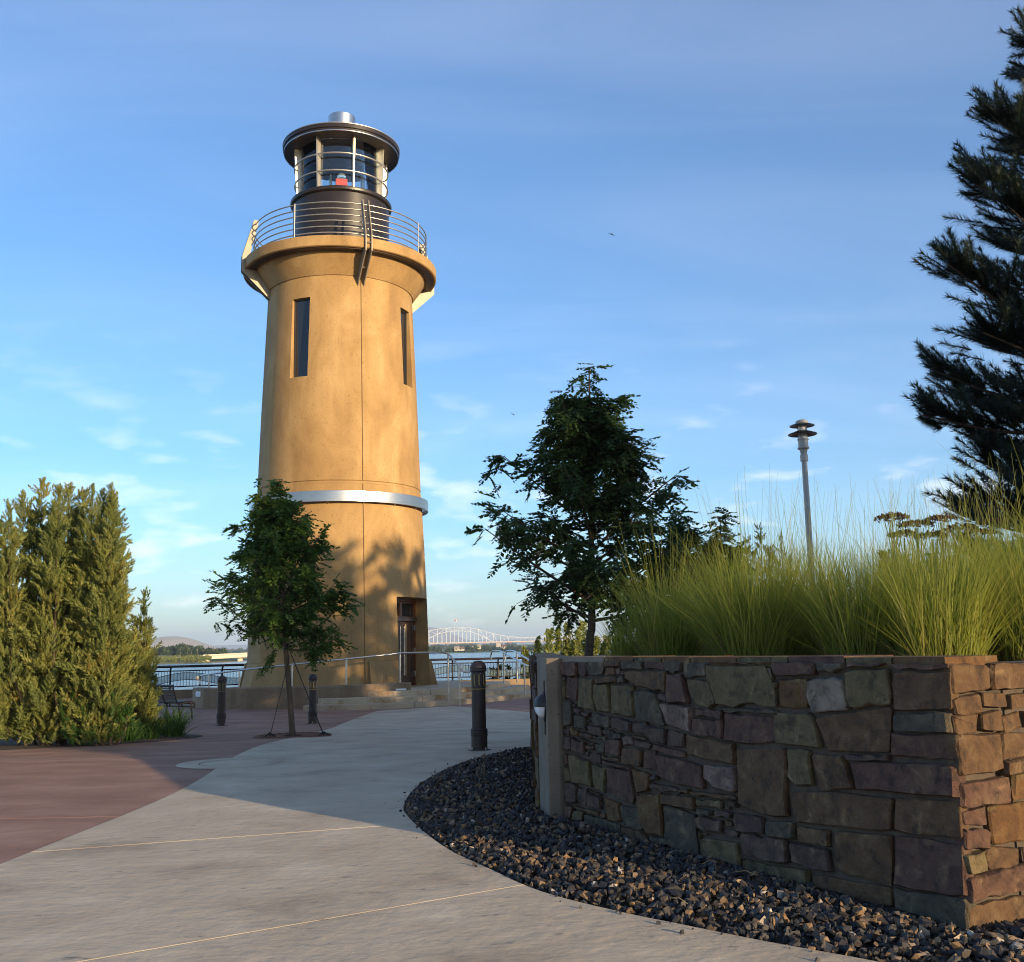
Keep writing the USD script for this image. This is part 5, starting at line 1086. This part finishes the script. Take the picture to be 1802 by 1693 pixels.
# ---- sedum heads
for i, (px, py, Y) in enumerate(((1570, 914, 9.0), (1612, 926, 9.1), (1655, 917, 9.3), (1692, 932, 9.2), (1590, 944, 9.4), (1640, 946, 9.2), (1722, 940, 9.5), (1748, 922, 9.6))):
    p = at(px, py, Y); R = np.random.default_rng(60 + i); t = thing('sedum', ('reddish brown flat topped flower, ' + ('leftmost', 'second from the left', 'third from the left', 'fourth from the left', 'low one on the left', 'low one in the middle', 'low one on the right', 'rightmost under the pine')[i] + ' above the grass'), 'flower', (p[0], Y, WTOP - .06))
    h = p[2] - (WTOP - .06); ms = []
    for k in range(10): a = R.random() * 6.28; q = R.random() * .11; ms.append(tube([(R.normal() * .03, R.normal() * .03, 0), (q * .4 * math.cos(a), q * .4 * math.sin(a), h * .8), (q * math.cos(a), q * math.sin(a), h - .015)], .0035, 4, False))
    part(t, 'stems', cat_(ms), GRASS)
    n = 240; a = R.random(n) * 6.28; q = .145 * np.sqrt(R.random(n)); P = np.column_stack([q * np.cos(a), q * np.sin(a), h + .03 - 1.6 * q ** 2 + R.normal(size=n) * .008]); x, y, z = frame(R.normal(size=(n, 3)) * .6 + [0, 0, 1], R.random(n) * 6.28)
    part(t, 'flower_head', batch(QV, QF, P, x, y, z, .03 * (.7 + .6 * R.random(n))), SEDUM)
    n = 110; zz_ = h * (.35 + .6 * R.random(n)); a = R.random(n) * 6.28; zz_ *= .8; P = np.column_stack([.07 * np.cos(a), .07 * np.sin(a), zz_]); x, y, z = frame(np.column_stack([np.cos(a), np.sin(a), .5 + 0 * a]), R.random(n)); part(t, 'leaves', batch(QV, QF, P, x, y, z, .09), LILY)

# ---- pine
def brush_proto(seed, n=150, w=.012):
    """A foxtail of needles round a twig along +Z."""
    R = np.random.default_rng(seed); V, F = [], []
    for i in range(n):
        t = R.random() ** .9; az = R.random() * 6.28; d = np.array([math.cos(az), math.sin(az), .30 + .65 * R.random() + (.8 * R.random() if t > .85 else 0)]); d /= np.linalg.norm(d); l = (.24 + .08 * R.random()) * (1.05 - .25 * t); s = np.cross(d, [0, 0, 1.]); s /= np.linalg.norm(s); o = np.array([0, 0, t]); b = len(V)
        V += [o - s * w, o + s * w, o + d * l]; F.append((b, b + 1, b + 2))
    for a in (0, 2.1, 4.2):
        b = len(V); V += [np.array([.03 * math.cos(a), .03 * math.sin(a), 0]), np.array([.03 * math.cos(a + 1), .03 * math.sin(a + 1), 0]), np.array([0, 0, 1.])]; F.append((b, b + 1, b + 2))
    return np.array(V), np.array(F)
BRS = [brush_proto(i) for i in range(4)]; BRS_FAR = [brush_proto(20 + i, 46, .035) for i in range(4)]
def pine(label, base, height, reach, seed, nb=34, z0=.6, dens=1.0, name='pine_tree', spr=.34, r0=.17, group=None, brs=None):
    R = np.random.default_rng(seed); t = thing(name, label, 'tree', base, 0, group); P, D, S = [], [], []
    part(t, 'trunk', tube([(0, 0, 0), (.1, 0, height * .4), (0, .1, height)], [r0, r0 * .6, .02], 10), BARK, True)
    for i in range(nb):
        f = (i + R.random() * .6) / nb; z = z0 + (height - z0 - .3) * f; az = i * 2.399 + R.normal() * .2; L_ = reach * np.interp(f, [0, .15, .45, .8, 1], [.8, 1., .95, .62, .2]) * (.72 + .4 * R.random()); out = np.array([math.cos(az), math.sin(az), 0])
        e = np.array([0, 0, z]) + out * L_ + [0, 0, L_ * (.10 + .25 * f + R.normal() * .06)]; bp = smooth_line([(0, 0, z), np.array([0, 0, z]) + out * L_ * .5 + [0, 0, -.02 * L_], e], 12)
        part(t, 'branch', tube(bp, np.linspace(.035, .010, len(bp)), 5), BARK, True)
        n = int(20 * L_ * dens) + 4
        for k in range(n):
            q = 1 - .72 * R.random() ** 1.2; o = bp[int(q * (len(bp) - 1))]; side = np.array([-out[1], out[0], 0]) * R.normal() * .75
            d = unit(out * (.45 + .5 * R.random()) + side + [0, 0, .55 + .7 * R.random()]); lat = side * .32 * L_ * (1.05 - .5 * q) * R.random()
            P.append(o + lat + [0, 0, .03]); D.append(d); S.append(spr * (.75 + .5 * R.random()))
    P, D, S = np.array(P), np.array(D), np.array(S); w = R.integers(4, size=len(P)); ms = []
    for k in range(4):
        s = w == k; x, y, z = frame(D[s], R.random(s.sum()) * 6.28); ms.append(batch(*(brs or BRS)[k], P[s], x, y, z, S[s]))
    part(t, 'crown', cat_(ms), NEEDLE); return t
pbp = at(1990, 1150, 12.6)
pine('dark pine tree with bushy upturned branches at the right edge', (pbp[0], 12.6, .6), 8.6, 2.05, 17, 74, .5, 1.9, spr=.40)

# ---- shrubs beyond the railing
def shrub(label, px0, px1, top_py, bottom, Y, seed, mat, spikes, size=.10, n=900):
    R = np.random.default_rng(seed); xc = at((px0 + px1) / 2, 1150, Y)[0]; zt = at(px0, top_py, Y)[2]; hw = abs(at(px1, 1150, Y)[0] - at(px0, 1150, Y)[0]) / 2; t = thing('shrub', label, 'shrub', (xc, Y, bottom)); P, D = [], []
    for k in range(spikes):
        x = hw * (2 * (k + R.random()) / spikes - 1); h = (zt - bottom) * (.62 + .38 * R.random()) * (1 - .35 * abs(x / hw) ** 3); y = R.normal() * .5; lx = .25 + R.normal() * .12
        part(t, 'stem', tube([(x * .8, y, 0), (x, y, h * .6), (x + lx * .6, y, h)], [.02, .012, .004], 4), BARK)
        m = n // spikes; q = R.random(m) ** .7; P.append(np.column_stack([x * (.8 + .2 * q) + lx * .6 * np.maximum(0, q - .6) / .4 + R.normal(size=m) * .22 * (1.1 - q), y + R.normal(size=m) * .25 * (1.1 - q), h * q])); D.append(unit(R.normal(size=(m, 3)) * .8 + [.35, 0, .7]))
    P, D = np.vstack(P), np.vstack(D); x, y, z = frame(D, R.random(len(P)) * 6.28); part(t, 'foliage', batch(QV, QF, P, x, y, z, size * (.7 + .7 * R.random(len(P)))), mat)
shrub('yellow green willowy shrub behind the railing left of the tall tree trunk', 912, 1104, 1094, -1.6, 46.5, 41, SHRUB, 44, .17, 9500)
shrub('dark green bush behind the railing pickets below the shrub', 800, 950, 1172, -2.2, 46.0, 42, SHRUB_DARK, 26, .20, 3000)
shrub('thin bush with yellow tips seen through the railing near the bollard', 775, 800, 1186, -2.2, 45.6, 43, SHRUB_DARK, 6, .16, 420)

# ================================================================== STREET FURNITURE
ly = 26.5; lp = at(1425, 960, ly); lm_ = thing('lamp_post', 'tall grey lamp post with two stacked dark shades behind the grass', 'lamp post', (lp[0] + .0, ly, GL))
lz = at(1407, 738, ly)[2] - GL
LAMPGREY = surf('lamp_grey_paint', [(.3, (.30, .29, .27)), (.7, (.38, .365, .345))], scale=4, rough=.5, metal=.2)
part(lm_, 'pole', tube([(0, 0, 0), (0, 0, lz - .95)], [.088, .070], 16), LAMPGREY, True)
part(lm_, 'collar', rev([(.075, lz - 1.10), (.098, lz - 1.095), (.098, lz - .93), (.075, lz - .925)], 24), LAMPGREY, 30)
part(lm_, 'lamp_body', rev([(.075, lz - .93), (.10, lz - .80), (.13, lz - .78), (.148, lz - .76), (.148, lz - .735), (.125, lz - .73), (.125, lz - .55), (.142, lz - .545), (.142, lz - .52), (.11, lz - .51)], 28), LAMPGREY, 30)
part(lm_, 'lamp_glass', rev([(.105, lz - .51), (.10, lz - .34)], 24), L('frosted_lens'), True)
for k in range(4): part(lm_, 'stay', tube([polar(.125, dg(45 + 90 * k), lz - .52), polar(.125, dg(45 + 90 * k), lz - .12)], .012, 5), LAMPGREY)
part(lm_, 'lower_shade', cat_(rev([(.13, lz - .30), (.36, lz - .385), (.365, lz - .40), (.355, lz - .41), (.13, lz - .335), (.13, lz - .30)], 40)), BRONZE, 30)
part(lm_, 'lamp_glass', rev([(.10, lz - .30), (.10, lz - .17)], 24), L('frosted_lens'), True)
part(lm_, 'upper_shade', rev([(0, lz - .10), (.16, lz - .11), (.31, lz - .165), (.315, lz - .18), (.30, lz - .182), (.12, lz - .14), (0, lz - .14)], 40), BRONZE, 30)
part(lm_, 'top_cap', rev([(.15, lz - .115), (.16, lz - .06), (.10, lz - .02), (0, lz)], 24), LAMPGREY, 30)
# bench
bp_ = at(300, 1262, 27.0)
bn = thing('bench', 'dark brown slatted metal bench seen from behind, half hidden by the small juniper', 'bench', (at(321, 1262, 26.2)[0], 26.2, GL + .004), -38)
UsdGeom.Xformable(bn).AddScaleOp().Set(Gf.Vec3f(.92, .92, .92))
BLn = 1.7
def bench_prof(y, z, n=1): return y, z
for x in (-BLn, -BLn * .66, -BLn * .33, 0):
    part(bn, 'frame', cat_(tube([(x, -.32, .88), (x, -.30, .80), (x, -.17, .42), (x, .28, .44), (x, .36, .40), (x, .37, .30)], .024, 6), tube([(x, -.10, .42), (x, -.16, 0)], .024, 6), tube([(x, .26, .43), (x, .30, 0)], .024, 6)), BENCH)
for k in range(12):
    f = k / 11; part(bn, 'back_slat', bbox(-BLn - .02, .02, -.335 + .15 * (1 - f) - .0, -.315 + .15 * (1 - f), .455 + .40 * f - .013, .455 + .40 * f + .013, .003), BENCH)
part(bn, 'top_rail', tube([(-BLn - .03, -.335, .89), (.03, -.335, .89)], .034, 8), BENCH)
for k in range(11):
    f = k / 10; part(bn, 'seat_slat', bbox(-BLn - .02, .02, -.13 + .46 * f - .014, -.13 + .46 * f + .014, .445 + .012 * math.sin(3 * f), .465 + .012 * math.sin(3 * f), .003), BENCH)
part(bn, 'front_lip', tube([(-BLn - .02, .36, .41), (.02, .36, .41)], .03, 8), BENCH); part(bn, 'front_lip', tube([(-BLn - .02, .37, .31), (.02, .37, .31)], .02, 8), BENCH)
# birds
def bird(px, py, Y, span, yaw, roll, label, up):
    t = thing('bird', label, 'bird', at(px, py, Y), yaw)
    body = rev([(0, -.5), (.06, -.42), (.13, -.2), (.15, .05), (.11, .3), (.07, .42), (.06, .5), (0, .56)], 10); body.apply_transform(trimesh.transformations.rotation_matrix(math.pi / 2, [0, 1, 0])); body.apply_scale(span * .42)
    part(t, 'body', body, BLACK, True)
    for s, e in ((-1, up[0]), (1, up[1])):
        V = np.array([(.10, 0, 0), (-.14, 0, 0), (-.10, .22, .02), (.12, .24, .03), (-.22, .5, .0), (-.12, .5, .01)]) * span; V[:, 1] *= s; c, sn = math.cos(e), math.sin(e); y, z = V[:, 1].copy(), V[:, 2].copy(); V[:, 1] = y * c; V[:, 2] = z + np.abs(y) * sn
        F = np.array([(0, 1, 2), (0, 2, 3), (3, 2, 4), (3, 4, 5)]); part(t, 'wing', cat_((V, F), (V - [0, 0, .008], F[:, ::-1])), BLACK)
    V = np.array([(-.16, 0, .0), (-.42, .07, 0), (-.36, 0, 0), (-.42, -.07, 0)]) * span; F = np.array([(0, 2, 1), (0, 3, 2)]); part(t, 'tail', cat_((V, F), (V - [0, 0, .006], F[:, ::-1])), BLACK)
bird(1077.5, 412.5, 46, .36, 70, 0, 'dark bird gliding in the sky right of the lighthouse lantern', (-.7, .25))
bird(904, 730, 46, .30, 100, 0, 'small bird with raised wings above the tall tree crown', (.9, .55))
# ---- trees beyond the right edge of the picture: they shade the plaza and the foot of the tower
for i, (x, y, h, rch) in enumerate(((11.5, 11.0, 8.6, 2.2), (15.0, 4.0, 9.2, 2.4), (18.0, 7.5, 9.8, 2.7), (21.5, 2.5, 11.2, 2.6), (19.5, 13.5, 10.0, 2.6), (23.0, 9.5, 10.6, 2.6), (26.0, 5.0, 11.2, 2.6), (16.0, 16.0, 9.0, 2.4), (28.0, 11.0, 11.4, 2.6), (14.2, -.6, 8.8, 2.3), (12.6, 2.6, 8.2, 2.1), (17.5, 10.8, 9.3, 2.6), (21.5, 7.0, 10.3, 2.7), (17.6, 3.2, 9.6, 2.5), (14.2, 8.0, 8.6, 2.4))):
    pine('pine in the row beyond the right edge of the picture', (x, y, -.1), h, rch, 200 + i, 26, .4, .7, 'pine_tree', .68, group='pines beyond the right edge of the picture', brs=BRS_FAR)
